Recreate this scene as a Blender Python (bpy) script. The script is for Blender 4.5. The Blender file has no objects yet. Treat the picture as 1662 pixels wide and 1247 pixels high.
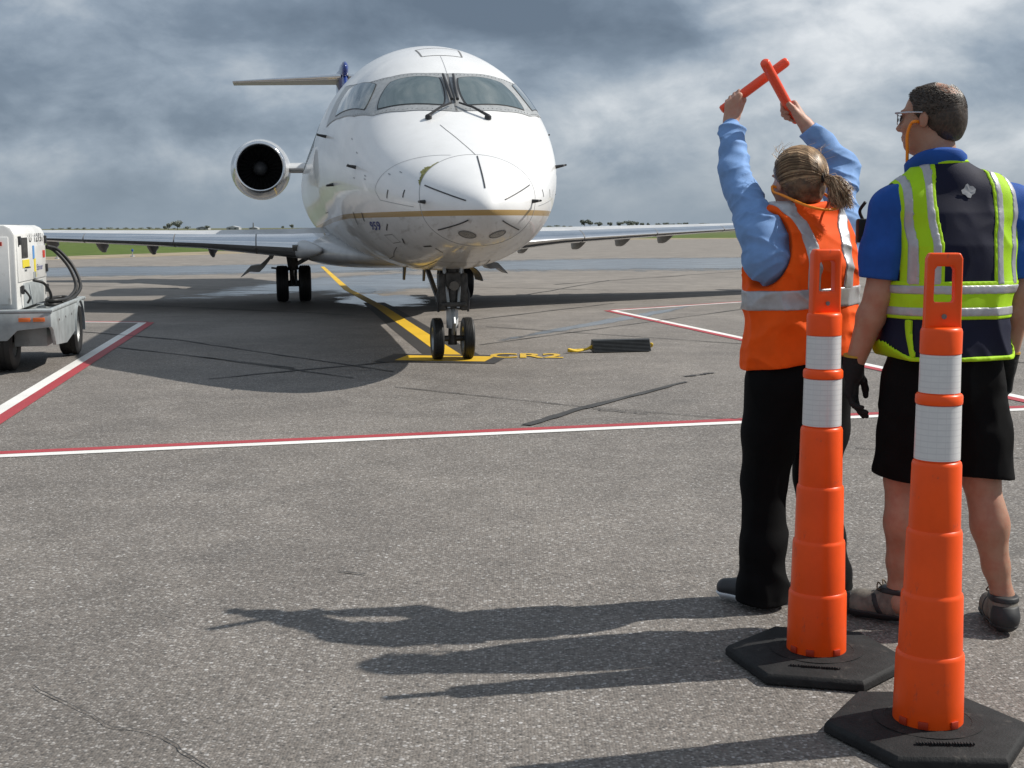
import bpy, bmesh, math, random
import numpy as np
from mathutils import Vector, Matrix

R = math.radians
random.seed(7)
RNG = np.random.default_rng(11)
SC = bpy.context.scene
COL = SC.collection

# ------------------------------------------------------------------ camera
cam_data = bpy.data.cameras.new('camera')
cam_data.sensor_width = 36.0
cam_data.lens = 2100.0 / 1662.0 * 36.0
cam_data.clip_start = 0.05
cam_data.clip_end = 9000
cam = bpy.data.objects.new('camera', cam_data)
COL.objects.link(cam)
cam.matrix_world = (Matrix.Translation((0, 0, 1.42)) @ Matrix.Rotation(R(90 - 6.937), 4, 'X')
                    @ Matrix.Rotation(-0.0045, 4, 'Z'))
SC.camera = cam

# ------------------------------------------------------------------ sun, sky, exposure
SUN_EL = R(44.2)
sun_h = Vector((1.0, 0.22, 0)).normalized()          # where the sun stands, seen from the apron
sun_dir = Vector((sun_h.x * math.cos(SUN_EL), sun_h.y * math.cos(SUN_EL), math.sin(SUN_EL)))
sl = bpy.data.lights.new('sun', 'SUN')
sl.energy = 5.0
sl.angle = R(0.55)
sl.color = (1.0, 0.955, 0.88)
so = bpy.data.objects.new('sun', sl)
COL.objects.link(so)
so.rotation_euler = (-sun_dir).to_track_quat('-Z', 'Y').to_euler()

SC.view_settings.view_transform = 'Standard'
SC.view_settings.look = 'None'
SC.view_settings.gamma = 1.0
SC.view_settings.exposure = 0.0
SC.view_settings.use_curve_mapping = False
SC.cycles.max_bounces = 6
SC.cycles.diffuse_bounces = 3
SC.cycles.glossy_bounces = 3
SC.cycles.caustics_reflective = False
SC.cycles.caustics_refractive = False

world = bpy.data.worlds.new('World')
SC.world = world
world.use_nodes = True
world.cycles.sampling_method = 'MANUAL'
world.cycles.sample_map_resolution = 512


class NT:
    """small helper to write node trees"""
    def __init__(s, tree):
        s.t = tree
        s.t.nodes.clear()

    def n(s, typ, **kw):
        nd = s.t.nodes.new(typ)
        for k, v in kw.items():
            if k.startswith('i_'):
                k = k[2:]
                nd.inputs[int(k) if k.isdigit() else k.replace('_', ' ')].default_value = v
            else:
                setattr(nd, k, v)
        return nd

    def l(s, a, b):
        s.t.links.new(a, b)

    def val(s, x, sock):
        if hasattr(x, 'is_linked') or hasattr(x, 'links'):
            s.l(x, sock)
        else:
            sock.default_value = x

    def math(s, op, a, b=0.0, c=0.0, clamp=False):
        nd = s.t.nodes.new('ShaderNodeMath')
        nd.operation = op
        nd.use_clamp = clamp
        for i, x in enumerate((a, b, c)):
            s.val(x, nd.inputs[i])
        return nd.outputs[0]

    def mix(s, f, a, b, blend='MIX'):
        nd = s.t.nodes.new('ShaderNodeMix')
        nd.data_type = 'RGBA'
        nd.blend_type = blend
        s.val(f, nd.inputs[0])
        for x, i in ((a, 6), (b, 7)):
            if isinstance(x, (tuple, list)):
                x = tuple(x) + (1,) if len(x) == 3 else x
            s.val(x, nd.inputs[i])
        return nd.outputs[2]

    def ramp(s, f, stops, interp='LINEAR'):
        nd = s.t.nodes.new('ShaderNodeValToRGB')
        nd.color_ramp.interpolation = interp
        e = nd.color_ramp.elements
        while len(e) < len(stops):
            e.new(0.5)
        for el, (p, c) in zip(e, stops):
            el.position = p
            el.color = (c, c, c, 1) if not isinstance(c, (tuple, list)) else tuple(c) + (1,)
        s.val(f, nd.inputs[0])
        return nd.outputs[0]

    def noise(s, vec, scale, detail=4, rough=0.5, dist=0.0, ntype='FBM'):
        nd = s.t.nodes.new('ShaderNodeTexNoise')
        nd.inputs['Scale'].default_value = scale
        nd.inputs['Detail'].default_value = detail
        nd.inputs['Roughness'].default_value = rough
        nd.inputs['Distortion'].default_value = dist
        if vec is not None:
            s.l(vec, nd.inputs['Vector'])
        return nd.outputs[0]

    def step(s, x, a, b):
        nd = s.t.nodes.new('ShaderNodeMapRange')
        nd.interpolation_type = 'SMOOTHSTEP'
        s.val(x, nd.inputs[0])
        nd.inputs[1].default_value = a
        nd.inputs[2].default_value = b
        return nd.outputs[0]


def build_world():
    w = NT(world.node_tree)
    sky = w.n('ShaderNodeTexSky', sky_type='NISHITA', sun_disc=False)
    sky.sun_elevation = SUN_EL
    sky.sun_rotation = math.atan2(sun_h.x, sun_h.y)
    sky.air_density = 1.0
    sky.dust_density = 1.0
    tc = w.n('ShaderNodeTexCoord')
    sep = w.n('ShaderNodeSeparateXYZ')
    w.l(tc.outputs['Generated'], sep.inputs[0])
    x, y, z = sep.outputs
    zc = w.math('MAXIMUM', z, 0.0)
    p = tc.outputs['Generated']

    def lay(loc, scale, det, ro, di):
        mp = w.n('ShaderNodeMapping')
        mp.inputs['Location'].default_value = loc
        mp.inputs['Rotation'].default_value = (0, R(16), 0)
        mp.inputs['Scale'].default_value = (1.0, 1.0, 1.75)
        w.l(p, mp.inputs[0])
        return w.noise(mp.outputs[0], scale, det, ro, di)
    big = lay((3.3, 1.7, 0.4), 4.6, 4, 0.52, 0.25)
    fine = lay((9.1, 4.2, 2.0), 12.0, 6, 0.58, 0.30)
    vfine = lay((2.1, 7.7, 5.0), 40.0, 5, 0.6, 0.15)
    d = w.math('ADD', w.math('MULTIPLY', big, 0.58), w.math('ADD', w.math('MULTIPLY', fine, 0.36), w.math('MULTIPLY', vfine, 0.11)))

    # broad cloud banks as seen over this airfield
    def lobe(az, el, k, amp, ky=None):
        ky = ky or k
        # gaussian in azimuth / elevation around a bank
        azn = w.math('ARCTAN2', x, y)
        a = w.math('MULTIPLY', w.math('SUBTRACT', azn, R(az)), 1 / R(k))
        e = w.math('MULTIPLY', w.math('SUBTRACT', z, math.sin(R(el))), 1 / R(ky))
        g = w.math('ADD', w.math('MULTIPLY', a, a), w.math('MULTIPLY', e, e))
        return w.math('MULTIPLY', w.math('POWER', 2.718, w.math('MULTIPLY', g, -1.0)), amp)
    for az, el, k, amp, ky in BANKS:
        d = w.math('ADD', d, lobe(az, el, k, amp, ky))
    cl = w.ramp(d, [(0.29, (0.132, 0.175, 0.235)), (0.41, (0.197, 0.252, 0.325)), (0.50, (0.303, 0.368, 0.448)),
                    (0.59, (0.475, 0.530, 0.590)), (0.72, (0.80, 0.83, 0.86))])
    # smooth grey-blue rain bank low over the horizon
    low = w.step(z, 0.060, 0.004)
    cl = w.mix(w.math('MULTIPLY', low, 0.80), cl, (0.245, 0.312, 0.385))
    cov = 0.93
    scl = w.n('ShaderNodeVectorMath', operation='SCALE')
    scl.inputs[3].default_value = 10.0
    w.l(cl, scl.inputs[0])
    final = w.mix(cov, sky.outputs[0], scl.outputs[0])
    # below the horizon: plain earth tone
    final = w.mix(w.step(z, 0.0, -0.02), final, (1.2, 1.15, 1.0))
    bg = w.n('ShaderNodeBackground')
    bg.inputs[1].default_value = 0.10
    w.l(final, bg.inputs[0])
    out = w.n('ShaderNodeOutputWorld')
    w.l(bg.outputs[0], out.inputs[0])


# azimuth, elevation (deg), width, amount, height: darker / brighter cloud banks
BANKS = [(-18, 6.5, 6, -0.12, 2.6), (-13, 8.8, 8, -0.06, 1.4), (-12.5, 4.4, 4.0, -0.09, 0.9), (1.5, 8.9, 8, -0.20, 1.5), (-6, 5.6, 5, 0.06, 1.8),
         (6.5, 5.0, 5, 0.15, 1.9), (13.5, 7.8, 5, 0.17, 2.0), (20.5, 5.6, 3.2, -0.12, 1.3), (-17, 2.6, 5, 0.06, 0.9), (21, 9.2, 4, 0.08, 1.2)]
build_world()


# ------------------------------------------------------------------ materials
MATS = {}


def mat(name, col, rough=0.5, metal=0.0, spec=0.5, var=0.0, vscale=8.0, bump=0.0, bscale=200.0, coat=0.0, sheen=0.0, emit=None, ior=None, scuff=None, sscale=(6, 6, 6)):
    if name in MATS:
        return MATS[name]
    m = bpy.data.materials.new(name)
    m.use_nodes = True
    t = NT(m.node_tree)
    b = t.n('ShaderNodeBsdfPrincipled')
    o = t.n('ShaderNodeOutputMaterial')
    t.l(b.outputs[0], o.inputs[0])
    b.inputs['Roughness'].default_value = rough
    b.inputs['Metallic'].default_value = metal
    b.inputs['Specular IOR Level'].default_value = spec
    if ior:
        b.inputs['IOR'].default_value = ior
    b.inputs['Coat Weight'].default_value = coat
    b.inputs['Coat Roughness'].default_value = 0.06
    b.inputs['Sheen Weight'].default_value = sheen
    tc = t.n('ShaderNodeTexCoord')
    if var > 0:
        nz = t.noise(tc.outputs['Object'], vscale, 5, 0.6)
        f = t.step(nz, 0.3, 0.7)
        lo = tuple(c * (1 - var) for c in col)
        hi = tuple(min(1, c * (1 + var * 0.6)) for c in col)
        cc = t.mix(f, lo, hi)
        if scuff:
            mp = t.n('ShaderNodeMapping')
            mp.inputs['Scale'].default_value = sscale
            t.l(tc.outputs['Object'], mp.inputs[0])
            s1 = t.noise(mp.outputs[0], 3.0, 7, 0.68, 0.4)
            s2 = t.noise(mp.outputs[0], 11.0, 5, 0.6)
            cc = t.mix(t.math('MULTIPLY', t.step(s1, 0.58, 0.70), t.step(s2, 0.40, 0.62)), cc, scuff)
        t.l(cc, b.inputs['Base Color'])
    else:
        b.inputs['Base Color'].default_value = tuple(col) + (1,)
    if bump > 0:
        bn = t.n('ShaderNodeBump')
        bn.inputs['Strength'].default_value = bump
        bn.inputs['Distance'].default_value = 0.002
        t.l(t.noise(tc.outputs['Object'], bscale, 3, 0.6), bn.inputs['Height'])
        t.l(bn.outputs[0], b.inputs['Normal'])
    m['nt'] = 1
    MATS[name] = m
    return m


# ------------------------------------------------------------------ mesh helpers
def link(name, me, m=None, parent=None, smooth=None):
    ob = bpy.data.objects.new(name, me)
    COL.objects.link(ob)
    if m is not None:
        me.materials.append(m)
    if parent is not None:
        ob.parent = parent
    if smooth is not None:
        me.polygons.foreach_set('use_smooth', [True] * len(me.polygons))
        if smooth < 179:
            me.set_sharp_from_angle(angle=R(smooth))
    return ob


def tag(o, label, cat=None, group=None, kind=None):
    if label:
        o['label'] = label
    if cat:
        o['category'] = cat
    if group:
        o['group'] = group
    if kind:
        o['kind'] = kind
    return o


def empty(name, loc=(0, 0, 0), rz=0.0):
    o = bpy.data.objects.new(name, None)
    o.empty_display_size = 0.1
    COL.objects.link(o)
    o.location = loc
    o.rotation_euler = (0, 0, rz)
    return o


def copy_tree(o, parent=None):
    c = o.copy()
    COL.objects.link(c)
    c.parent = parent
    for ch in [q for q in COL.objects if q.parent == o]:
        copy_tree(ch, c)
    return c


class MB:
    def __init__(s):
        s.v = []
        s.f = []

    def add(s, vs, fs):
        n = len(s.v)
        s.v += [tuple(map(float, q)) for q in vs]
        s.f += [tuple(i + n for i in f) for f in fs]
        return s

    def box(s, c, size, rot=None):
        hx, hy, hz = [q / 2 for q in size]
        vs = [Vector((sx * hx, sy * hy, sz * hz)) for sz in (-1, 1) for sy in (-1, 1) for sx in (-1, 1)]
        if rot is not None:
            vs = [rot @ q for q in vs]
        vs = [q + Vector(c) for q in vs]
        return s.add(vs, [(0, 2, 3, 1), (4, 5, 7, 6), (0, 1, 5, 4), (2, 6, 7, 3), (0, 4, 6, 2), (1, 3, 7, 5)])

    def tube(s, pts, r, n=8, cap=True):
        pts = [Vector(p) for p in pts]
        rs = r if isinstance(r, (list, tuple)) else [r] * len(pts)
        ref = None
        base = len(s.v)
        for i, p in enumerate(pts):
            d = (pts[min(i + 1, len(pts) - 1)] - pts[max(i - 1, 0)]).normalized()
            if ref is None:
                ref = Vector((0, 0, 1)) if abs(d.z) < 0.9 else Vector((1, 0, 0))
            a = (ref - d * ref.dot(d)).normalized()
            ref = a
            b = d.cross(a)
            for k in range(n):
                t = 2 * math.pi * k / n
                s.v.append(tuple(p + (a * math.cos(t) + b * math.sin(t)) * rs[i]))
        for i in range(len(pts) - 1):
            for k in range(n):
                k2 = (k + 1) % n
                s.f.append((base + i * n + k, base + i * n + k2, base + (i + 1) * n + k2, base + (i + 1) * n + k))
        if cap:
            s.f.append(tuple(base + k for k in reversed(range(n))))
            s.f.append(tuple(base + (len(pts) - 1) * n + k for k in range(n)))
        return s

    def lathe(s, prof, n=32, o=(0, 0, 0), axis='Z', closed=False, caps=True):
        base = len(s.v)
        for r, h in prof:
            for k in range(n):
                t = 2 * math.pi * k / n
                c, q = r * math.cos(t), r * math.sin(t)
                p = {'Z': (c, q, h), 'X': (h, c, q), 'Y': (q, h, c)}[axis]
                s.v.append((p[0] + o[0], p[1] + o[1], p[2] + o[2]))
        m = len(prof)
        for i in range(m if closed else m - 1):
            j = (i + 1) % m
            for k in range(n):
                k2 = (k + 1) % n
                s.f.append((base + i * n + k, base + i * n + k2, base + j * n + k2, base + j * n + k))
        if not closed and caps:
            if prof[0][0] > 1e-5:
                s.f.append(tuple(base + k for k in reversed(range(n))))
            if prof[-1][0] > 1e-5:
                s.f.append(tuple(base + (m - 1) * n + k for k in range(n)))
        return s

    def prism(s, poly, z0, z1, f=None):
        n = len(poly)
        f = f or (lambda x, y, z: (x, y, z))
        vs = [f(x, y, z0) for x, y in poly] + [f(x, y, z1) for x, y in poly]
        return s.add(vs, [tuple(reversed(range(n))), tuple(range(n, 2 * n))] + [(i, (i + 1) % n, n + (i + 1) % n, n + i) for i in range(n)])

    def loft(s, rings, closed=True, caps=True):
        base = len(s.v)
        n = len(rings[0])
        for r in rings:
            s.v += [tuple(map(float, q)) for q in r]
        for i in range(len(rings) - 1):
            for k in range(n if closed else n - 1):
                k2 = (k + 1) % n
                s.f.append((base + i * n + k, base + i * n + k2, base + (i + 1) * n + k2, base + (i + 1) * n + k))
        if caps and closed:
            s.f.append(tuple(base + k for k in reversed(range(n))))
            s.f.append(tuple(base + (len(rings) - 1) * n + k for k in range(n)))
        return s

    def mesh(s, name='m'):
        me = bpy.data.meshes.new(name)
        me.from_pydata(s.v, [], s.f)
        me.update()
        return me

    def build(s, name, m, parent=None, smooth=35, bevel=0.0, fix=True, seg=2):
        me = s.mesh(name)
        if fix or bevel > 0:
            bm = bmesh.new()
            bm.from_mesh(me)
            if fix:
                bmesh.ops.recalc_face_normals(bm, faces=bm.faces)
            if bevel > 0:
                es = [e for e in bm.edges if len(e.link_faces) == 2 and e.calc_face_angle(0) > R(25)]
                bmesh.ops.bevel(bm, geom=es, offset=bevel, segments=seg, profile=0.5, affect='EDGES', clamp_overlap=True)
            bm.to_mesh(me)
            bm.free()
        return link(name, me, m, parent, smooth)


def text_verts(txt, size=1.0, bold=0.0):
    cu = bpy.data.curves.new('txt', 'FONT')
    cu.body = txt
    cu.size = size
    cu.offset = bold
    cu.align_x = 'CENTER'
    cu.align_y = 'CENTER'
    ob = bpy.data.objects.new('txt', cu)
    COL.objects.link(ob)
    dg = bpy.context.evaluated_depsgraph_get()
    me = bpy.data.meshes.new_from_object(ob.evaluated_get(dg))
    vs = [tuple(v.co) for v in me.vertices]
    fs = [tuple(p.vertices) for p in me.polygons]
    bpy.data.objects.remove(ob)
    bpy.data.curves.remove(cu)
    bpy.data.meshes.remove(me)
    return vs, fs


def structure(o):
    o['kind'] = 'structure'
    return o


# ------------------------------------------------------------------ ground
def ground_material():
    m = bpy.data.materials.new('apron_asphalt')
    m.use_nodes = True
    t = NT(m.node_tree)
    b = t.n('ShaderNodeBsdfPrincipled')
    o = t.n('ShaderNodeOutputMaterial')
    t.l(b.outputs[0], o.inputs[0])
    tc = t.n('ShaderNodeTexCoord')
    P = tc.outputs['Object']
    sep = t.n('ShaderNodeSeparateXYZ')
    t.l(P, sep.inputs[0])
    # broad wear
    n1 = t.noise(P, 0.22, 6, 0.6, 0.3)
    n2 = t.noise(P, 1.3, 6, 0.65, 0.2)
    n3 = t.noise(P, 14.0, 4, 0.65)
    base = t.mix(t.step(n1, 0.32, 0.68), (0.150, 0.136, 0.124), (0.225, 0.203, 0.182))
    base = t.mix(t.math('MULTIPLY', t.step(n2, 0.40, 0.72), 0.45), base, (0.275, 0.250, 0.224))
    base = t.mix(t.math('MULTIPLY', t.step(n3, 0.35, 0.75), 0.25), base, (0.10, 0.097, 0.094))
    # oil / rubber smears
    n4 = t.noise(P, 0.55, 4, 0.55, 0.8)
    base = t.mix(t.math('MULTIPLY', t.step(n4, 0.60, 0.74), 0.35), base, (0.085, 0.082, 0.08))
    # exposed aggregate: every stone a voronoi cell with its own grey
    def agg(scale, seed):
        v = t.n('ShaderNodeTexVoronoi', feature='F1')
        v.inputs['Scale'].default_value = scale
        v.inputs['Randomness'].default_value = 1.0
        mp = t.n('ShaderNodeMapping')
        mp.inputs['Location'].default_value = (seed, seed * 2.3, 0)
        t.l(P, mp.inputs[0])
        t.l(mp.outputs[0], v.inputs['Vector'])
        s3 = t.n('ShaderNodeSeparateColor')
        t.l(v.outputs['Color'], s3.inputs[0])
        return v.outputs['Distance'], s3.outputs[0], s3.outputs[1]
    d1, c1, e1 = agg(56.0, 0.3)
    d2, c2, e2 = agg(108.0, 3.1)
    # small stones, each its own shade between binder-dark and pale
    shade = t.ramp(c2, [(0.0, (0.045, 0.043, 0.042)), (0.33, (0.120, 0.107, 0.096)), (0.60, (0.195, 0.175, 0.157)), (0.80, (0.33, 0.303, 0.275)), (1.0, (0.60, 0.58, 0.56))])
    shade = t.mix(t.math('MULTIPLY', e2, 0.22), shade, (0.22, 0.17, 0.135))
    wear = t.math('MULTIPLY', t.step(d2, 0.80, 0.25), 0.92)
    base = t.mix(wear, base, t.mix(0.25, shade, base))
    # bigger stones, worn bright here and there
    pale = t.math('MULTIPLY', t.math('MULTIPLY', t.step(d1, 0.50, 0.28), t.step(c1, 0.78, 0.97)), t.step(n2, 0.28, 0.60))
    base = t.mix(t.math('MULTIPLY', pale, 0.85), base, t.mix(e1, (0.33, 0.305, 0.28), (0.62, 0.61, 0.60)))
    dark = t.math('MULTIPLY', t.step(d1, 0.60, 0.30), t.step(c1, 0.30, 0.12))
    base = t.mix(t.math('MULTIPLY', dark, 0.55), base, (0.060, 0.057, 0.054))
    # the concrete part of the stand beyond the aircraft is paler and tan
    far = t.step(sep.outputs[1], 11.0, 34.0)
    far = t.math('MULTIPLY', far, 0.75)
    conc = t.mix(t.step(n2, 0.3, 0.7), (0.225, 0.201, 0.176), (0.295, 0.266, 0.233))
    base = t.mix(far, base, conc)
    # uneven wear over the whole stand
    m1 = t.noise(P, 0.45, 5, 0.62, 0.5)
    m2 = t.noise(P, 2.6, 5, 0.65, 0.4)
    mot = t.math('ADD', t.math('MULTIPLY', t.step(m1, 0.28, 0.72), 0.17), t.math('MULTIPLY', t.step(m2, 0.28, 0.72), 0.11))
    mot = t.math('ADD', mot, 0.76)
    sc_ = t.n('ShaderNodeVectorMath', operation='SCALE')
    t.l(base, sc_.inputs[0])
    t.l(mot, sc_.inputs[3])
    base = sc_.outputs[0]
    t.l(base, b.inputs['Base Color'])
    rr = t.n('ShaderNodeMapRange')
    t.l(n2, rr.inputs[0])
    rr.inputs[3].default_value = 0.62
    rr.inputs[4].default_value = 0.86
    t.l(rr.outputs[0], b.inputs['Roughness'])
    b.inputs['Specular IOR Level'].default_value = 0.35
    h = t.math('ADD', t.math('MULTIPLY', d1, -0.7), t.math('MULTIPLY', d2, -0.5))
    bn = t.n('ShaderNodeBump')
    bn.inputs['Strength'].default_value = 0.75
    bn.inputs['Distance'].default_value = 0.006
    t.l(h, bn.inputs['Height'])
    t.l(bn.outputs[0], b.inputs['Normal'])
    return m


def flat(name, poly, z, m, parent=None, struct=True):
    mb = MB()
    mb.add([(x, y, z) for x, y in poly], [tuple(range(len(poly)))])
    o = mb.build(name, m, parent, smooth=None, fix=False)
    if o.data.polygons[0].normal.z < 0:
        o.data.flip_normals()
    if struct and parent is None:
        structure(o)
    return o


def grass_material():
    m = bpy.data.materials.new('field_grass')
    m.use_nodes = True
    t = NT(m.node_tree)
    b = t.n('ShaderNodeBsdfPrincipled')
    o = t.n('ShaderNodeOutputMaterial')
    t.l(b.outputs[0], o.inputs[0])
    tc = t.n('ShaderNodeTexCoord')
    n1 = t.noise(tc.outputs['Object'], 0.02, 6, 0.6)
    n2 = t.noise(tc.outputs['Object'], 0.6, 6, 0.65)
    c = t.mix(t.step(n2, 0.3, 0.7), (0.065, 0.105, 0.022), (0.115, 0.155, 0.038))
    c = t.mix(t.math('MULTIPLY', t.step(n1, 0.45, 0.65), 0.45), c, (0.14, 0.135, 0.06))
    sp = t.n('ShaderNodeSeparateXYZ')
    t.l(tc.outputs['Object'], sp.inputs[0])
    c = t.mix(t.math('MULTIPLY', t.step(sp.outputs[1], 110, 420), 0.8), c, (0.135, 0.130, 0.085))    # dry fields farther out
    t.l(c, b.inputs['Base Color'])
    b.inputs['Roughness'].default_value = 0.9
    b.inputs['Specular IOR Level'].default_value = 0.15
    bn = t.n('ShaderNodeBump')
    bn.inputs['Strength'].default_value = 0.6
    bn.inputs['Distance'].default_value = 0.05
    t.l(t.noise(tc.outputs['Object'], 9, 4, 0.7), bn.inputs['Height'])
    t.l(bn.outputs[0], b.inputs['Normal'])
    return m


def paint_material(name, col, wear=0.45):
    m = bpy.data.materials.new(name)
    m.use_nodes = True
    t = NT(m.node_tree)
    b = t.n('ShaderNodeBsdfPrincipled')
    o = t.n('ShaderNodeOutputMaterial')
    t.l(b.outputs[0], o.inputs[0])
    tc = t.n('ShaderNodeTexCoord')
    P = tc.outputs['Object']
    n1 = t.noise(P, 26, 6, 0.7)
    n2 = t.noise(P, 1.2, 4, 0.6)
    f = t.step(t.math('ADD', t.math('MULTIPLY', n1, 0.75), t.math('MULTIPLY', n2, 0.25)), 0.62 - wear * 0.1, 0.70)
    c = t.mix(t.step(n2, 0.3, 0.7), tuple(q * 0.84 for q in col), col)
    t.l(t.mix(t.math('MULTIPLY', f, min(1, wear * 1.6)), c, (0.17, 0.16, 0.15)), b.inputs['Base Color'])
    b.inputs['Roughness'].default_value = 0.6
    bn = t.n('ShaderNodeBump')
    bn.inputs['Strength'].default_value = 0.4
    bn.inputs['Distance'].default_value = 0.003
    v = t.n('ShaderNodeTexVoronoi')
    v.inputs['Scale'].default_value = 70
    t.l(P, v.inputs['Vector'])
    t.l(v.outputs['Distance'], bn.inputs['Height'])
    t.l(bn.outputs[0], b.inputs['Normal'])
    return m


M_ground = ground_material()
M_grass = grass_material()
M_white_line = paint_material('white_line_paint', (0.82, 0.81, 0.78), 0.25)
M_red_line = paint_material('red_line_paint', (0.40, 0.045, 0.055), 0.3)
M_yellow_line = paint_material('yellow_line_paint', (0.76, 0.47, 0.02), 0.5)
M_yellow_worn = paint_material('worn_yellow_paint', (0.66, 0.42, 0.03), 0.9)
M_black_line = paint_material('black_line_paint', (0.035, 0.034, 0.034), 0.35)
M_tar = mat('tar', (0.045, 0.044, 0.044), 0.75, var=0.4, vscale=3, bump=0.4, bscale=60)
M_dirt = mat('pale_dirt', (0.31, 0.26, 0.185), 0.95, spec=0.1, var=0.3, vscale=0.5, bump=0.5, bscale=6)
M_taxi = mat('taxiway_concrete', (0.30, 0.265, 0.22), 0.85, spec=0.2, var=0.18, vscale=0.15)

flat('ground', [(-5000, -300), (5000, -300), (5000, 5500), (-5000, 5500)], -0.012, M_grass)
flat('dirt_verge', [(-420, 30), (-29.5, 59), (-24, 66), (-17, 83), (-7, 128), (6, 152), (420, 165), (420, -60), (-420, -60)], -0.008, M_dirt)
flat('apron', [(-300, -60), (300, -60), (300, 150), (30, 144), (8, 134), (-3, 118), (-13, 78), (-20, 60.5), (-27, 55), (-60, 45), (-300, 15)], -0.004, M_ground)
# a strip of paler taxiway on the far side
flat('taxiway', [(-300, 22), (-60, 50), (-26.4, 57.3), (-22.6, 62.4), (-24.4, 63.2), (-28.6, 58), (-60, 51.6), (-300, 25)], -0.0015, M_taxi)


def strip(name, pts, w0, m, z=0.0, w1=None, jit=0.0):
    """a flat painted or poured band along a polyline, w0 wide"""
    mb = MB()
    P = [Vector((x, y, 0)) for x, y in pts]
    L, Rr = [], []
    w1 = w0 if w1 is None else w1
    for i, p in enumerate(P):
        d = (P[min(i + 1, len(P) - 1)] - P[max(i - 1, 0)]).normalized()
        nrm = Vector((-d.y, d.x, 0))
        w = w0 + (w1 - w0) * i / max(1, len(P) - 1)
        jj = 1 + (random.uniform(-jit, jit) if jit else 0)
        L.append(p + nrm * w / 2 * jj)
        Rr.append(p - nrm * w / 2 * jj)
    n = len(P)
    mb.add([(q.x, q.y, z) for q in L] + [(q.x, q.y, z) for q in Rr], [(i, n + i, n + i + 1, i + 1) for i in range(n - 1)])
    o = mb.build(name, m, None, smooth=None, fix=False)
    if o.data.polygons[0].normal.z < 0:
        o.data.flip_normals()
    structure(o)
    return o


def wob(a, b, n, amp, seed):
    r = random.Random(seed)
    out = []
    for i in range(n + 1):
        t = i / n
        out.append((a[0] + (b[0] - a[0]) * t + r.uniform(-amp, amp), a[1] + (b[1] - a[1]) * t + r.uniform(-amp, amp)))
    return out


def offs(a, b, d):
    v = Vector((b[0] - a[0], b[1] - a[1])).normalized()
    n = Vector((-v.y, v.x)) * d
    return (a[0] + n.x, a[1] + n.y), (b[0] + n.x, b[1] + n.y)


def rw_line(a, b, side, w=0.115):
    """white band with a red band beside it (side +1: red on the left of a->b)"""
    strip('white_painted_line', [a, b], w, M_white_line, 0.0)
    strip('red_painted_line', list(offs(a, b, side * w * 1.02)), w, M_red_line, 0.0012)


rw_line((-9.0, 6.546), (4.25, 9.985), 1)
rw_line((-5.60, 19.60), (-3.30, 5.55), 1)
rw_line((-12.5, 20.82), (-5.56, 19.60), 1, 0.10)
rw_line((1.72, 21.95), (4.36, 9.95), -1, 0.11)
rw_line((1.75, 21.95), (7.0, 26.6), 1, 0.10)

# lead-in line with black borders, stop bar, lettering
NG = (-0.625, 13.95)
strip('lead_in_line_border', [(NG[0] + 0.02, NG[1] + 0.1), (-1.45, 18.4), (-2.33, 23.1), (-2.62, 24.6)], 0.62, M_black_line, -0.0012, w1=0.40)
strip('lead_in_line', [(NG[0] + 0.02, NG[1] + 0.05), (-2.33, 23.1), (-3.78, 29.85), (-6.9, 47.4)], 0.225, M_yellow_line, 0.0012, w1=0.13)
strip('stop_bar_border', [(-1.40, 14.11), (-0.10, 13.875)], 0.86, M_black_line, 0.0026)
strip('stop_bar', [(-1.21, 14.075), (-0.24, 13.90)], 0.54, M_yellow_line, 0.004)
tv, tf = text_verts('CR2', 1.0, 0.028)
xs = [v[0] for v in tv]
ys = [v[1] for v in tv]
mb = MB()
mb.add([(0.16 + (v[0] - (min(xs) + max(xs)) / 2) / (max(xs) - min(xs)) * 0.80,
         14.25 + (v[1] - (min(ys) + max(ys)) / 2) / (max(ys) - min(ys)) * 0.50 - 0.04 * v[0], 0.0046) for v in tv], tf)
structure(mb.build('stand_lettering', M_yellow_worn, None, None, fix=False))

# joints, cracks and tar repairs
JOINTS = [((-0.40, 15.6), (3.93, 22.1), .035), ((-1.05, 11.5), (0.57, 10.17), .018), ((0.57, 10.17), (1.75, 9.4), .014), ((-0.36, 18.5), (2.95, 15.45), .03),
          ((-7.2, 18.9), (-4.36, 16.6), .04), ((-4.36, 16.6), (-1.17, 12.75), .035), ((-4.74, 15.5), (-2.2, 13.1), .03), ((-2.87, 12.2), (-1.16, 13.8), .045),
          ((0.38, 27.3), (2.6, 34.3), .06), ((1.06, 31.9), (7.4, 40.9), .06), ((-9.5, 26), (-2.5, 21.0), .05), ((-12, 33), (-3, 28), .05), ((3.0, 27), (11, 31.5), .06),
          ((2.9, 15.5), (7.0, 11.8), .03), ((1.66, 12.2), (1.95, 12.5), .05), ((2.2, 8.2), (4.5, 7.2), .012), ((-3.4, 14.25), (-1.5, 12.2), .028), ((-1.1, 19.0), (1.9, 24.0), .04),
          ((-14, 41), (-4, 43), .08), ((4, 44), (16, 41), .08), ((-1.4, 31), (2.2, 29), .05), ((5, 36), (14, 33), .06)]
for i, (a, b, w) in enumerate(JOINTS):
    strip('asphalt_joint', wob(a, b, 14, w * 0.5, i), w, M_tar, 0.0022 if i % 2 else 0.0031, jit=0.45)
strip('tar_repair', wob((0.105, 9.22), (0.52, 10.03), 6, 0.008, 91) + wob((0.60, 10.14), (1.60, 11.775), 8, 0.015, 92), 0.10, M_tar, 0.0036, w1=0.055, jit=0.25)
strip('asphalt_crack', wob((0.55, 10.06), (1.05, 9.74), 9, 0.03, 5), 0.018, M_tar, 0.0041, jit=0.6)
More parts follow.
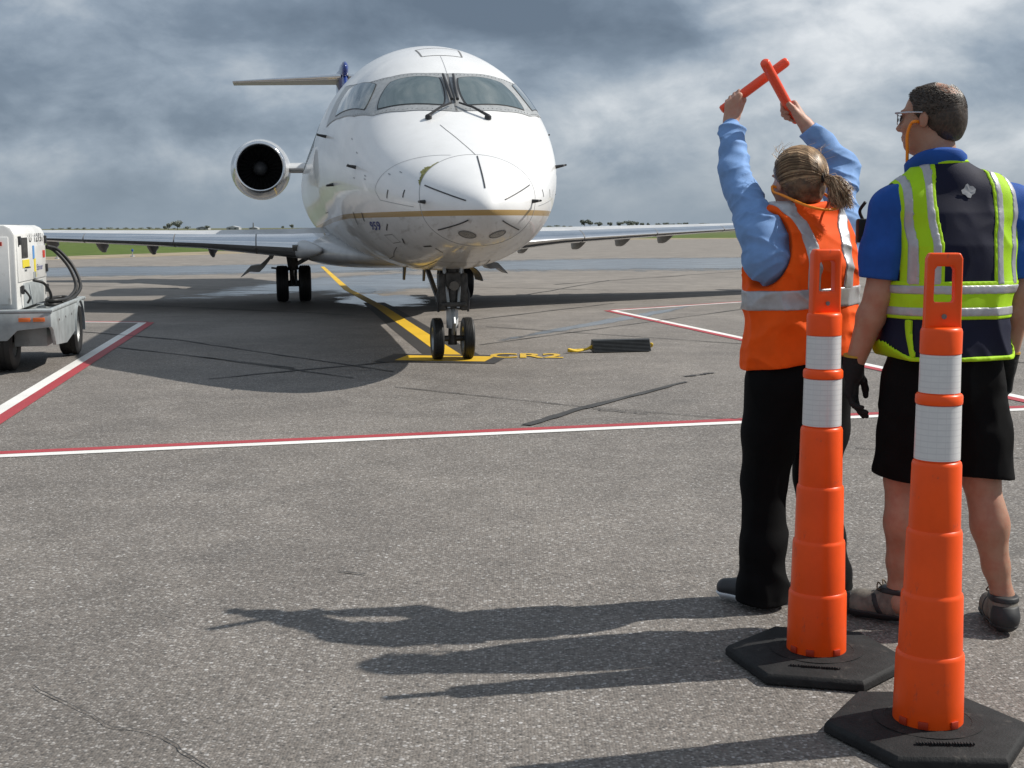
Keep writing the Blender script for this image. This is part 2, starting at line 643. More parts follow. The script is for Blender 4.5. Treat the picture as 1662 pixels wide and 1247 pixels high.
crk = [(-1.50, 3.90), (-1.355, 3.764), (-1.24, 3.66), (-1.155, 3.568), (-1.05, 3.535), (-1.008, 3.511), (-0.93, 3.43), (-0.896, 3.381), (-0.80, 3.27), (-0.66, 3.14)]
fine = []
for a, b in zip(crk, crk[1:]):
    fine += wob(a, b, 4, 0.004, int(a[0] * -100))[:-1]
strip('asphalt_crack', fine, 0.004, M_tar, 0.0022, jit=0.6)
strip('asphalt_crack', wob((-0.72, 5.25), (-0.60, 5.20), 4, 0.006, 3), 0.008, M_tar, 0.002, jit=0.5)


# standing rain water
def water_material():
    m = bpy.data.materials.new('rain_water')
    m.use_nodes = True
    t = NT(m.node_tree)
    b = t.n('ShaderNodeBsdfPrincipled')
    o = t.n('ShaderNodeOutputMaterial')
    at = t.n('ShaderNodeAttribute', attribute_name='wet')
    tr = t.n('ShaderNodeBsdfTransparent')
    mx = t.n('ShaderNodeMixShader')
    tc0 = t.n('ShaderNodeTexCoord')
    nn = t.noise(tc0.outputs['Object'], 1.6, 7, 0.66)
    wet = t.step(t.math('ADD', at.outputs['Fac'], t.math('MULTIPLY', t.math('SUBTRACT', nn, 0.5), 1.9)), 0.12, 0.62)
    t.l(wet, mx.inputs[0])
    t.l(tr.outputs[0], mx.inputs[1])
    t.l(b.outputs[0], mx.inputs[2])
    t.l(mx.outputs[0], o.inputs[0])
    b.inputs['Base Color'].default_value = (0.075, 0.072, 0.07, 1)
    b.inputs['IOR'].default_value = 1.33
    tc = t.n('ShaderNodeTexCoord')
    mp = t.n('ShaderNodeMapping')
    mp.inputs['Scale'].default_value = (1.0, 1.0, 1.0)
    t.l(tc.outputs['Object'], mp.inputs[0])
    nz = t.noise(mp.outputs[0], 0.8, 5, 0.6)
    rg = t.n('ShaderNodeMapRange')
    t.l(nz, rg.inputs[0])
    rg.inputs[3].default_value = 0.04
    rg.inputs[4].default_value = 0.22
    t.l(rg.outputs[0], b.inputs['Roughness'])
    bn = t.n('ShaderNodeBump')
    bn.inputs['Strength'].default_value = 0.05
    bn.inputs['Distance'].default_value = 0.02
    t.l(t.noise(mp.outputs[0], 3.0, 3, 0.5), bn.inputs['Height'])
    t.l(bn.outputs[0], b.inputs['Normal'])
    return m


M_water = water_material()


def puddle(cx, cy, rx, ry, rot, seed, amp=0.25, z=-0.0035):
    r = random.Random(seed)
    ph = [(r.uniform(0, 6.3), r.uniform(0.3, 1)) for _ in range(9)]
    pts = []
    for k in range(110):
        t = 2 * math.pi * k / 110
        f = 1 + amp * sum(a * math.sin((j + 2) * t + p) / (j + 1.3) for j, (p, a) in enumerate(ph))
        x, y = rx * f * math.cos(t), ry * f * math.sin(t)
        c, s = math.cos(rot), math.sin(rot)
        pts.append((cx + x * c - y * s, cy + x * s + y * c))
    mb = MB()
    mid = [(cx + (x - cx) * 0.40, cy + (y - cy) * 0.40) for x, y in pts]
    N = 110
    mb.add([(cx, cy, z)] + [(x, y, z) for x, y in mid] + [(x, y, z) for x, y in pts],
           [(0, 1 + i, 1 + (i + 1) % N) for i in range(N)] + [(1 + i, 1 + N + i, 1 + N + (i + 1) % N, 1 + (i + 1) % N) for i in range(N)])
    ob = structure(mb.build('puddle', M_water, None, None, fix=False))
    at = ob.data.attributes.new('wet', 'FLOAT', 'POINT')
    at.data.foreach_set('value', [1.0] + [1.0] * N + [0.0] * N)


puddle(-12.0, 44.5, 11.0, 7.2, 0.10, 1, 0.22)
puddle(-28, 41, 12, 5.0, 0.15, 5, 0.2, z=-0.0032)
puddle(6.5, 50.5, 13.5, 9.0, 0.22, 2, 0.22, z=-0.0029)
puddle(26, 57, 14, 7.5, 0.2, 6, 0.25, z=-0.0026)
puddle(-3.9, 33.5, 2.6, 8.5, -0.15, 3, 0.35, z=-0.0023)
puddle(1.55, 19.7, 0.20, 4.4, -0.46, 9, 0.2, z=-0.0017)
puddle(-2.6, 25.6, 0.9, 3.0, 0.2, 4, 0.35, z=-0.0020)

# ------------------------------------------------------------------ horizon: trees, sheds
M_hazed_leaf = mat('haze_tinted_foliage', (0.26, 0.285, 0.25), 0.8, spec=0.2, var=0.45, vscale=0.35)  # distance haze painted into the leaf colour, paler than real foliage
M_bark = mat('bark', (0.10, 0.075, 0.05), 0.9, var=0.3)


def crown_mesh(seed, h, w, lobes, nleaf=420):
    r = random.Random(seed)
    L = []
    for i in range(lobes):
        L.append((r.uniform(-0.5, 0.5) * w * 0.8, r.uniform(-0.5, 0.5) * w * 0.6, h * r.uniform(0.35, 0.78), r.uniform(0.22, 0.36) * w, r.uniform(0.14, 0.26) * h))
    mb = MB()
    for i in range(nleaf):
        c = r.choice(L)
        u = Vector((r.gauss(0, 1), r.gauss(0, 1), r.gauss(0, 1))).normalized() * (r.random() ** 0.4)
        p = Vector((c[0] + u.x * c[3], c[1] + u.y * c[3], c[2] + u.z * c[4]))
        a = Vector((r.gauss(0, 1), r.gauss(0, 1), r.gauss(0, 1))).normalized()
        b = a.cross(Vector((r.gauss(0, 1), r.gauss(0, 1), r.gauss(0, 1)))).normalized()
        s = r.uniform(0.05, 0.10) * h
        mb.add([p + a * s, p + b * s, p - a * s * 0.9, p - b * s], [(0, 1, 2, 3)])
    return mb.mesh('crown')


CROWNS = [(crown_mesh(3 + i, 8.0, w, n), w) for i, (w, n) in enumerate([(7, 5), (9, 7), (12, 9), (6, 4), (16, 12)])]
for c, _ in CROWNS:
    c.materials.append(M_hazed_leaf)


def trunk_mesh():
    mb = MB()
    mb.tube([(0, 0, -0.2), (0.1, 0, 2.0), (0.0, 0.1, 4.4)], [0.35, 0.24, 0.1], 7)
    mb.tube([(0.1, 0, 2.0), (1.2, 0.3, 4.2)], [0.15, 0.05], 5)
    mb.tube([(0.1, 0, 2.4), (-1.1, -0.3, 4.4)], [0.14, 0.05], 5)
    me = mb.mesh('trunk')
    me.materials.append(M_bark)
    return me


TRUNK = trunk_mesh()


def tree(px, D, hpx, kind, label, group=None, rot=0.0):
    x = (px - 831) / 2100 * D
    o = empty('tree', (x, D, -0.1), rot)
    s = hpx * 1.12 / 2100 * D / 7.2
    o.scale = (s, s, s)
    link('crown', CROWNS[kind][0], None, o)
    link('trunk', TRUNK, None, o)
    tag(o, label, 'tree', group)
    return o


ORD = ['leftmost', 'second', 'third', 'fourth', 'fifth', 'sixth', 'seventh', 'eighth', 'ninth', 'tenth', 'eleventh', 'twelfth', 'thirteenth', 'fourteenth', 'fifteenth', 'sixteenth', 'seventeenth', 'eighteenth', 'nineteenth', 'twentieth', 'rightmost']
for i, (px, hp, k) in enumerate([(949, 11.5, 0), (958, 10, 3), (972, 8, 1), (990, 7.5, 0), (1006, 8, 1), (1018, 9.5, 2), (1026, 9, 0), (1034, 8, 3), (1042, 6.5, 0), (1051, 6.5, 3),
                                 (1066, 6, 2), (1080, 7, 1), (1090, 5.5, 4), (1102, 6, 1), (1112, 6.5, 0), (1122, 4.5, 2), (1138, 6, 1), (1147, 5.5, 0), (1168, 4.5, 1), (1176, 4, 2), (1190, 4, 4)]):
    tree(px, 1250 + 37 * (i % 5), hp, k, ORD[i] + ('' if i in (0, 20) else ' from left') + ' of the small dark trees on the horizon above the right wing', 'trees on the horizon right of the nose', i * 1.3)
for i, (px, hp) in enumerate([(892, 3.2), (904, 3.8), (915, 3), (926, 2.6)]):
    tree(px, 1500, hp, 4, ORD[i] + ('' if i == 0 else ' from left') + ' of four low trees on the horizon just right of the nose', 'low trees beside the nose', i)
tree(293, 1000, 13, 1, 'largest round tree on the horizon left of the engine', rot=1)
tree(279, 1010, 9.5, 0, 'smaller tree just left of the largest horizon tree', rot=2)
tree(309, 1040, 5, 2, 'low bush-like tree just right of the largest horizon tree', rot=3)
tree(341, 1060, 6, 1, 'small tree beside the long far shed on the left horizon', rot=4)
tree(463, 1100, 5.0, 3, 'tiny lone tree on the horizon near the fuselage, left of its pair', rot=4)
tree(478, 1100, 7, 0, 'small tree on the horizon close to the wing root', rot=5)
for i, px in enumerate(range(92, 288, 13)):
    tree(px, 1150 + 20 * (i % 3), 3.0 + 1.4 * ((i * 7) % 5) / 5, 4 if i % 2 else 2, ORD[i] + ('' if i == 0 else ' from left') + ' of the low trees on the far left horizon above the wing', 'trees on the far left horizon', i)
tree(272, 1000, 6, 0, 'small dark tree at the right end of the far left row', rot=2)

M_shed = mat('shed_wall', (0.42, 0.43, 0.43), 0.7, var=0.2, vscale=0.2)
M_shed_roof = mat('shed_roof', (0.55, 0.56, 0.57), 0.5, var=0.15, vscale=0.1)
M_dkroof = mat('dark_shed_roof', (0.12, 0.13, 0.13), 0.6, var=0.2, vscale=0.1)


def shed(px, D, wpx, hpx, label, rm):
    x = (px - 831) / 2100 * D
    w, h = wpx / 2100 * D, hpx / 2100 * D
    o = empty('far_shed', (x, D, 0))
    MB().box((0, 5, h * 0.32 - 0.2), (w, 10, h * 0.64)).build('wall', M_shed, o)
    MB().prism([(-w / 2 - 0.3, h * 0.61), (w / 2 + 0.3, h * 0.61), (0, h)], -0.4, 10.4, lambda a, b, c: (a, c, b)).build('roof', rm, o)
    for k in (-0.25, 0.2):
        MB().box((w * k, -0.06, h * 0.25), (w * 0.14, 0.1, h * 0.4)).build('door', M_dkroof, o)
    tag(o, label, 'shed')


shed(382, 1050, 20, 6, 'pale gabled shed on the left horizon beyond the wing', M_shed_roof)
shed(333, 1080, 19, 5, 'long dark-roofed shed on the left horizon beside a small tree', M_dkroof)
shed(415, 1200, 14, 4, 'small low shed on the horizon left of the wing root', M_shed_roof)
o = tag(MB().tube([(-190, 960, 0), (-190, 960, 4.8), (-190, 960, 5.4)], [0.5, 0.38, 0.1], 8).build('mast', mat('mast_grey', (0.12, 0.12, 0.12), 0.6)), 'dark slender mast on the horizon left of the wing root', 'mast')

# taxiway edge lights
M_blue = mat('edge_light_blue', (0.03, 0.08, 0.35), 0.3)
M_alu = mat('dull_aluminium', (0.45, 0.46, 0.47), 0.45, 0.8)
for px, yy, lab in ((97, 62.0, 'thin taxiway edge light post by the grass next to the service cart'), (219, 66.0, 'thin taxiway edge light post under the left wing by the grass')):
    x = (px - 831) / 2100 * yy
    e = empty('edge_light', (x, yy, -0.01))
    MB().lathe([(0.12, 0), (0.11, 0.05), (0.025, 0.06), (0.022, 0.26)], 12).build('post', M_alu, e)
    MB().lathe([(0.05, 0.26), (0.055, 0.30), (0.05, 0.36), (0.02, 0.39), (0.001, 0.395)], 12).build('lens', M_blue, e)
    tag(e, lab, 'edge light', 'taxiway edge lights')

# ------------------------------------------------------------------ aircraft
AY = R(10.0)
AIR = empty('regional_jet', (-0.64 + 2.5 * math.sin(AY), 13.93 - 2.5 * math.cos(AY), 0), R(90) + AY)
AIR.rotation_euler.x = -0.0045
tag(AIR, 'white regional jet with a gold waterline stripe, nose towards the marshaller', 'airplane')

S_ = [0, .05, .15, .3, .6, 1.0, 1.5, 1.8, 2.2, 2.6, 3.0, 3.5, 4.2, 5.0, 6.0, 15, 17.5, 20, 23, 25.5]
ZT = [1.57, 1.68, 1.77, 1.86, 2.00, 2.17, 2.39, 2.53, 2.77, 3.02, 3.215, 3.395, 3.535, 3.605, 3.62, 3.62, 3.60, 3.52, 3.38, 3.22]
ZB = [1.57, 1.48, 1.39, 1.32, 1.225, 1.145, 1.07, 1.03, .99, .96, .94, .925, .905, .90, .90, .90, .93, 1.2, 1.9, 2.5]
W_ = [0, .12, .25, .38, .575, .76, .925, 1.005, 1.09, 1.155, 1.205, 1.25, 1.29, 1.325, 1.345, 1.345, 1.33, 1.15, .75, .35]
ZC = [1.57, 1.58, 1.59, 1.61, 1.66, 1.74, 1.84, 1.89, 1.96, 2.03, 2.09, 2.15, 2.21, 2.24, 2.25, 2.25, 2.25, 2.3, 2.6, 2.85]
NU = [2, 2, 2, 2, 2.0, 2.0, 2.05, 2.1, 2.15, 2.13, 2.08, 2.03, 2.0, 2, 2, 2, 2, 2, 2, 2]
NLO = [2, 2, 2, 2, 2.05, 2.1, 2.15, 2.15, 2.15, 2.12, 2.1, 2.08, 2.05, 2, 2, 2, 2, 2, 2, 2]


def pchip(xs, ys, x):
    xs = np.array(xs, float)
    ys = np.array(ys, float)
    h = np.diff(xs)
    d = np.diff(ys) / h
    m = np.zeros(len(xs))
    for i in range(1, len(xs) - 1):
        if d[i - 1] * d[i] > 0:
            w1 = 2 * h[i] + h[i - 1]
            w2 = h[i] + 2 * h[i - 1]
            m[i] = (w1 + w2) / (w1 / d[i - 1] + w2 / d[i])
    m[0] = d[0]
    m[-1] = d[-1]
    x = np.clip(np.asarray(x, float), xs[0], xs[-1])
    i = np.clip(np.searchsorted(xs, x) - 1, 0, len(xs) - 2)
    t = (x - xs[i]) / h[i]
    return (2 * t**3 - 3 * t**2 + 1) * ys[i] + (t**3 - 2 * t**2 + t) * h[i] * m[i] + (-2 * t**3 + 3 * t**2) * ys[i + 1] + (t**3 - t**2) * h[i] * m[i + 1]


SQ = np.sqrt(S_)


def FP(s, phi, off=0.0):
    """point on the hull: s metres behind the nose tip, phi from the crown (positive: starboard)"""
    def raw(s, phi):
        q = np.sqrt(np.maximum(s, 1e-6))
        zt, zb, w, zc, nu, nl = [pchip(SQ, v, q) for v in (ZT, ZB, W_, ZC, NU, NLO)]
        c = np.cos(phi)
        sn = np.sin(phi)
        n = np.where(c > 0, nu, nl)
        y = w * np.sign(sn) * np.abs(sn) ** (2 / n)
        z = zc + np.where(c > 0, zt - zc, zc - zb) * np.sign(c) * np.abs(c) ** (2 / n)
        return np.stack([s, y, z], -1)
    s, phi = np.broadcast_arrays(np.asarray(s, float), np.asarray(phi, float))
    p = raw(s, phi)
    if off:
        e = 0.004
        ds = raw(s + e, phi) - raw(np.maximum(s - e, 1e-4), phi)
        dp = raw(s, phi + e) - raw(s, phi - e)
        nn = np.cross(dp, ds)
        nn /= np.linalg.norm(nn, axis=-1, keepdims=True) + 1e-12
        out = p - np.stack([s * 0 + s + 0.6, s * 0, pchip(SQ, ZC, np.sqrt(s))], -1)
        sg = np.sign((nn * out).sum(-1, keepdims=True))
        # outward test with the local radial direction
        rad = p.copy()
        rad[..., 0] = 0
        rad[..., 2] -= pchip(SQ, ZC, np.sqrt(np.maximum(s, 1e-6)))
        sg = np.sign((nn * rad).sum(-1, keepdims=True))
        sg[sg == 0] = 1
        p = p + nn * sg * off
    return p


def livery_material():
    m = bpy.data.materials.new('livery_paint')
    m.use_nodes = True
    t = NT(m.node_tree)
    b = t.n('ShaderNodeBsdfPrincipled')
    o = t.n('ShaderNodeOutputMaterial')
    t.l(b.outputs[0], o.inputs[0])
    tc = t.n('ShaderNodeTexCoord')
    P = tc.outputs['Object']
    sep = t.n('ShaderNodeSeparateXYZ')
    t.l(P, sep.inputs[0])
    s, y, z = sep.outputs
    z = t.math('ADD', z, t.math('MULTIPLY', t.math('MAXIMUM', t.math('SUBTRACT', s, 3.0), 0), 0.010))
    nz = t.noise(P, 3.0, 6, 0.65)
    nz2 = t.noise(P, 18.0, 5, 0.6)
    white = t.mix(t.step(nz, 0.35, 0.75), (0.86, 0.86, 0.86), (0.80, 0.80, 0.795))
    grey = t.mix(t.step(nz, 0.3, 0.75), (0.70, 0.70, 0.70), (0.60, 0.60, 0.595))
    mp = t.n('ShaderNodeMapping')
    mp.inputs['Scale'].default_value = (1.2, 9, 9)
    t.l(P, mp.inputs[0])
    streak = t.noise(mp.outputs[0], 1.4, 6, 0.6)
    grey = t.mix(t.math('MULTIPLY', t.step(streak, 0.54, 0.70), 0.55), grey, (0.33, 0.31, 0.285))
    white = t.mix(t.math('MULTIPLY', t.step(nz2, 0.66, 0.74), 0.10), white, (0.45, 0.43, 0.40))
    c = t.mix(t.math('GREATER_THAN', z, 1.518), grey, (0.42, 0.275, 0.10))
    c = t.mix(t.math('GREATER_THAN', z, 1.568), c, white)
    t.l(c, b.inputs['Base Color'])
    b.inputs['Roughness'].default_value = 0.30
    b.inputs['Coat Weight'].default_value = 0.4
    b.inputs['Coat Roughness'].default_value = 0.05
    bn = t.n('ShaderNodeBump')
    bn.inputs['Strength'].default_value = 0.05
    bn.inputs['Distance'].default_value = 0.02
    t.l(t.noise(P, 4.0, 3, 0.5), bn.inputs['Height'])
    t.l(bn.outputs[0], b.inputs['Normal'])
    return m


M_liv = livery_material()
M_rad = M_liv
M_seam = mat('panel_seam', (0.16, 0.16, 0.16), 0.6)
M_fineseam = mat('fine_panel_seam', (0.36, 0.37, 0.38), 0.5)
M_dark = mat('dark_fitting', (0.03, 0.03, 0.032), 0.45)
M_frame = mat('windshield_frame', (0.43, 0.44, 0.44), 0.35, 0.3, var=0.15, vscale=20)
M_glass = mat('cockpit_glass', (0.085, 0.118, 0.118), 0.03, spec=1.0, ior=1.62, coat=1.0)
M_rubber = mat('tyre_rubber', (0.018, 0.018, 0.018), 0.55, var=0.3, vscale=20)
M_chrome = mat('polished_metal', (0.80, 0.81, 0.83), 0.14, 1.0, var=0.06, vscale=3)
M_steel = mat('gear_steel', (0.36, 0.38, 0.39), 0.38, 0.6, var=0.2, vscale=12)
M_gearwhite = mat('gear_paint', (0.62, 0.64, 0.65), 0.4, var=0.15, vscale=9)
M_geardark = mat('gear_grime', (0.065, 0.063, 0.06), 0.5, 0.2, var=0.5, vscale=16)
M_wing = mat('wing_paint', (0.52, 0.53, 0.54), 0.35, var=0.12, vscale=2)
M_wingunder = mat('fairing_grey', (0.22, 0.225, 0.23), 0.45, var=0.2, vscale=4)
M_blue_paint = mat('tail_blue', (0.018, 0.045, 0.22), 0.2, coat=0.7)
M_black = mat('matt_black', (0.008, 0.008, 0.009), 0.7)
M_text = mat('blue_lettering', (0.03, 0.045, 0.20), 0.4)

NPHI = 112
PH = np.linspace(-math.pi, math.pi, NPHI, endpoint=False)
SEAM = 0.525 + 0.285 * np.clip(np.cos(PH), 0, 1) ** 1.6


def np_loft(name, rings, m, closed=True, smooth=179, parent=AIR, flip=False):
    mb = MB()
    mb.loft([list(map(tuple, r)) for r in rings], closed=closed, caps=False)
    return mb.build(name, m, parent, smooth)


# radome: pole plus rings to the seam
rings = [FP(SEAM * max(t, 1e-3) ** 2, PH) for t in np.linspace(0.0, 1.0, 22)]
np_loft('radome', rings, M_rad)
rings = []
for t in np.linspace(0, 1, 14):
    rings.append(FP((SEAM + 0.006) * (1 - t) + 1.25 * t, PH))
for s in np.concatenate([np.linspace(1.33, 5.0, 48), np.linspace(5.25, 25.5, 60)]):
    rings.append(FP(np.full(NPHI, s), PH))
fus = np_loft('fuselage', rings, M_liv)
MB().lathe([(0.33, 0), (0.24, 0.35), (0.05, 0.5)], 20, (25.45, 0, 2.86), 'X').build('tail_cone', M_steel, AIR)


def resample(pts, step=0.03):
    out = []
    for a, b in zip(pts, pts[1:]):
        pa, pb = FP(a[0], R(a[1])), FP(b[0], R(b[1]))
        n = max(2, int(np.linalg.norm(pa - pb) / step))
        for i in range(n):
            t = i / n
            out.append((a[0] + (b[0] - a[0]) * t, a[1] + (b[1] - a[1]) * t))
    out.append(pts[-1])
    return out


def ribbon(name, pts, w, m, off=0.0025, parent=AIR, closed=False, thick=0.0):
    pts = resample(pts + [pts[0]] if closed else pts)
    A = np.array(pts)
    C = FP(A[:, 0], np.radians(A[:, 1]))
    C1 = FP(A[:, 0], np.radians(A[:, 1]), 0.01)
    Nn = (C1 - C) / 0.01
    T = np.gradient(C, axis=0)
    T /= np.linalg.norm(T, axis=1, keepdims=True) + 1e-9
    Sd = np.cross(T, Nn)
    a = C + Sd * w / 2 + Nn * off
    b = C - Sd * w / 2 + Nn * off
    mb = MB()
    n = len(a)
    mb.add(list(map(tuple, a)) + list(map(tuple, b)), [(i, i + 1, n + i + 1, n + i) for i in range(n - 1)])
    if thick:
        a2, b2 = a - Nn * thick, b - Nn * thick
        mb.add(list(map(tuple, a)) + list(map(tuple, a2)), [(i, i + 1, n + i + 1, n + i) for i in range(n - 1)])
        mb.add(list(map(tuple, b)) + list(map(tuple, b2)), [(i, i + 1, n + i + 1, n + i) for i in range(n - 1)])
    return mb.build(name, m, parent, 179, fix=False)


def patch(name, corners, m, off, parent=AIR, k=0.35, nu=18, nv=12, grow=0.0, skirt=0.012):
    """four-cornered panel lying on the hull, corners (s, phi deg) bottom-left, bottom-right, top-right, top-left"""
    c = np.array(corners, float)
    cen = c.mean(0)
    c = cen + (c - cen) * (1 + grow)
    u = np.linspace(-1, 1, nu)[None, :]
    v = np.linspace(-1, 1, nv)[:, None]
    uu = u * np.sqrt(1 - k * 0.5 * v**2 * np.abs(u) ** 6)
    vv = v * np.sqrt(1 - k * 0.5 * u**2 * np.abs(v) ** 6)
    uu = (uu + 1) / 2
    vv = (vv + 1) / 2
    g = ((1 - uu) * (1 - vv))[..., None] * c[0] + (uu * (1 - vv))[..., None] * c[1] + (uu * vv)[..., None] * c[2] + ((1 - uu) * vv)[..., None] * c[3]
    p = FP(g[..., 0], np.radians(g[..., 1]), off)
    mb = MB()
    vs = list(map(tuple, p.reshape(-1, 3)))
    fs = [(j * nu + i, j * nu + i + 1, (j + 1) * nu + i + 1, (j + 1) * nu + i) for j in range(nv - 1) for i in range(nu - 1)]
    border = [i for i in range(nu)] + [j * nu + nu - 1 for j in range(1, nv)] + [(nv - 1) * nu + i for i in range(nu - 2, -1, -1)] + [j * nu for j in range(nv - 2, 0, -1)]
    p2 = FP(g[..., 0], np.radians(g[..., 1]), off - skirt).reshape(-1, 3)
    base = len(vs)
    vs += [tuple(p2[i]) for i in border]
    nb = len(border)
    fs += [(border[i], border[(i + 1) % nb], base + (i + 1) % nb, base + i) for i in range(nb)]
    mb.add(vs, fs)
    return mb.build(name, m, parent, 60)


# windshield: one riveted frame band, four panes
def interp(tab, x):
    return np.interp(x, [q[1] for q in tab], [q[0] for q in tab])


FB = [(1.885, 0), (1.93, 12), (2.04, 28), (2.27, 47), (2.62, 58), (3.2, 66), (4.12, 73.5)]
FT = [(2.625, 0), (2.66, 10), (2.83, 28.5), (2.96, 36), (3.14, 43), (3.6, 48), (4.2, 51)]
us = np.linspace(0, 1, 40)
for sg in (1, -1):
    fb = np.array([np.interp(us, np.linspace(0, 1, len(FB)), [q[0] for q in FB]), np.interp(us, np.linspace(0, 1, len(FB)), [q[1] for q in FB])]).T
    ft = np.array([np.interp(us, np.linspace(0, 1, len(FT)), [q[0] for q in FT]), np.interp(us, np.linspace(0, 1, len(FT)), [q[1] for q in FT])]).T
    rows = []
    for v in np.linspace(0, 1, 16):
        g = fb * (1 - v) + ft * v
        rows.append(list(map(tuple, FP(g[:, 0], np.radians(g[:, 1] * sg), 0.004))))
    MB().loft(rows, closed=False, caps=False).build('windshield_frame', M_frame, AIR, 179)
    for nm, cs in (('windshield', [(2.30, 44.0), (1.98, 4.4), (2.535, 3.2), (2.71, 29.5)]), ('side_window', [(3.50, 67.5), (2.45, 50.0), (2.83, 36.2), (3.68, 51.5)])):
        cs = [(a, b * sg) for a, b in cs]
        w = patch(nm, cs, M_glass, 0.010)
        patch('seal', cs, M_dark, 0.0075, w, grow=0.045)
    # wipers
    wp = empty('wiper')
    wp.parent = AIR
    mb = MB()
    a, b, c = FP(1.78, R(16.5 * sg), 0.035), FP(1.90, R(8 * sg), 0.05), FP(2.00, R(1.6 * sg), 0.035)
    mb.tube([a, b, c], [0.017, 0.012, 0.010], 6)
    MB.build(mb, 'arm', M_dark, wp)
    MB().lathe([(0.035, 0), (0.035, 0.03), (0.02, 0.045)], 12, tuple(FP(1.78, R(16.5 * sg), 0.0))).build('pivot', M_dark, wp)
    MB().tube([FP(2.06, R(1.2 * sg), 0.04), FP(2.3, R(1.6 * sg), 0.035), FP(2.56, R(2.2 * sg), 0.03)], [0.018, 0.020, 0.014], 6).build('blade', M_dark, wp)
ribbon('centre_post_seam', [(1.89, 0), (2.62, 0)], 0.02, M_seam, 0.006)
for tab in (FB, FT):
    for sg in (1, -1):
        ribbon('frame_edge', [(a, b * sg) for a, b in tab], 0.007, M_fineseam, 0.0055)
# rivet rows round the windshield frame
mb = MB()
for tab, d in ((FB, 0.035), (FT, -0.035)):
    for sg in (1, -1):
        for (s, p) in resample([(a + d * (0.6 if a > 3 else 1), b * sg) for a, b in tab[:5]], 0.045):
            q = FP(s, R(p), 0.0065)
            mb.box(q, (0.006, 0.006, 0.006))
rv = mb.build('rivets', M_fineseam, AIR, None)
rv['kind'] = 'stuff'

# radome lightning strips
for a, b in (((0.545, 63), (0.10, 63.5)), ((0.545, -63), (0.11, -62)), ((0.77, -3), (0.135, -1.5)), ((0.105, 130.5), (0.46, 130)), ((0.115, -131.5), (0.45, -131.5))):
    ribbon('lightning_strip', [a, b], 0.0105, M_dark, 0.006, thick=0.006)
ribbon('radome_joint', [(float(0.528 + 0.285 * max(0, math.cos(R(p))) ** 1.6), p) for p in range(-180, 181, 6)], 0.008, M_fineseam, 0.0015)
# chipped paint along the radome edge: green primer
cm = mat('green_primer', (0.24, 0.235, 0.075), 0.7, var=0.4, vscale=40)
rr = random.Random(5)
mb = MB()
N = 26
up, lo = [], []
for i in range(N + 1):
    t = i / N
    ph = 30 + (66 - 30) * t
    s0 = 0.532 + 0.285 * max(0, math.cos(R(ph))) ** 1.6
    w = (0.012 + 0.085 * math.exp(-((t - 0.5) / 0.2) ** 2) + 0.03 * math.exp(-((t - 0.86) / 0.08) ** 2)) * rr.uniform(0.55, 1.15)
    lo.append(tuple(FP(s0, R(ph), 0.002)))
    up.append(tuple(FP(s0 + w, R(ph), 0.002)))
mb.add(lo + up, [(i, i + 1, N + 2 + i, N + 1 + i) for i in range(N)])
mb.build('chipped_paint', cm, AIR, None, fix=False)['label'] = 'chipped paint showing green primer along the radome edge'

# panel lines
for pts, w in (([(0.84, 17), (1.15, 60), (1.35, 92), (1.25, 98), (0.62, 97)], 0.006), ([(0.80, -2), (1.1, 4), (1.45, 10), (1.6, 12)], 0.007),
               ([(3.63, 10.3), (3.2, 9.2), (3.22, -11), (3.74, -12.3), (3.63, 10.3)], 0.02), ([(2.63, 0), (3.2, 0)], 0.006),
               ([(0.62, -97), (1.25, -98), (1.35, -92)], 0.006), ([(5.6, 60), (5.6, 118), (6.5, 118), (6.5, 60), (5.6, 60)], 0.012), ([(5.6, -60), (5.6, -118), (6.5, -118), (6.5, -60), (5.6, -60)], 0.012),
               ([(4.6, -175), (4.6, 175)], 0.006), ([(8.0, -175), (8.0, 175)], 0.006), ([(1.7, 140), (2.4, 148), (3.3, 152)], 0.01), ([(1.7, -140), (2.4, -148), (3.3, -152)], 0.01),
               ([(1.55, 165), (1.55, 195)], 0.012), ([(1.55, 165), (3.2, 165)], 0.012), ([(1.55, 195), (3.2, 195)], 0.012), ([(1.4, 128), (1.65, 128), (1.65, 136), (1.4, 136), (1.4, 128)], 0.008)):
    ribbon('panel_seam', pts, w, M_seam if w > 0.0065 else M_fineseam, 0.0018)
for a, b, w in (((1.05, 87), (1.085, 95), 0.02), ((0.765, 79), (0.78, 90), 0.02), ((1.05, -87), (1.085, -95), 0.014), ((0.765, -79), (0.78, -90), 0.014),
                ((2.35, 112), (2.5, 121), 0.022), ((1.95, 111), (2.02, 117), 0.03), ((1.3, 118), (1.46, 124), 0.014), ((1.25, 133), (1.35, 138), 0.02), ((0.9, 148), (1.05, 146), 0.022), ((1.0, 160), (0.92, 152), 0.016)):
    ribbon('access_slot', [a, b], w, M_dark, 0.0025)
for s, p in ((1.947, 90), (1.60, 84), (1.60, 87), (2.2, 84), (1.1, 70), (0.95, 62), (2.0, 72), (2.3, 68)):
    ribbon('placard', [(s, p), (s + 0.05, p)], 0.012, M_fineseam, 0.002)

# lettering 959 on the starboard nose
tv, tf = text_verts('959', 0.10, 0.002)
mb = MB()
pts = []
for v in tv:
    dz = v[1] * 1.15
    s = 1.72 - v[0] * 2.3 - 1.2 * dz
    z = 1.434 + dz
    q = math.sqrt(max(s, 1e-6))
    zc, zb, n = [float(pchip(SQ, k, q)) for k in (ZC, ZB, NLO)]
    c = max(0.0, min(1.0, (zc - z) / (zc - zb)))
    ph = math.acos(-(c ** (n / 2)))
    pts.append(tuple(FP(s, ph, 0.003)))
mb.add(pts, tf)
mb.build('lettering', M_text, AIR, None, fix=False)

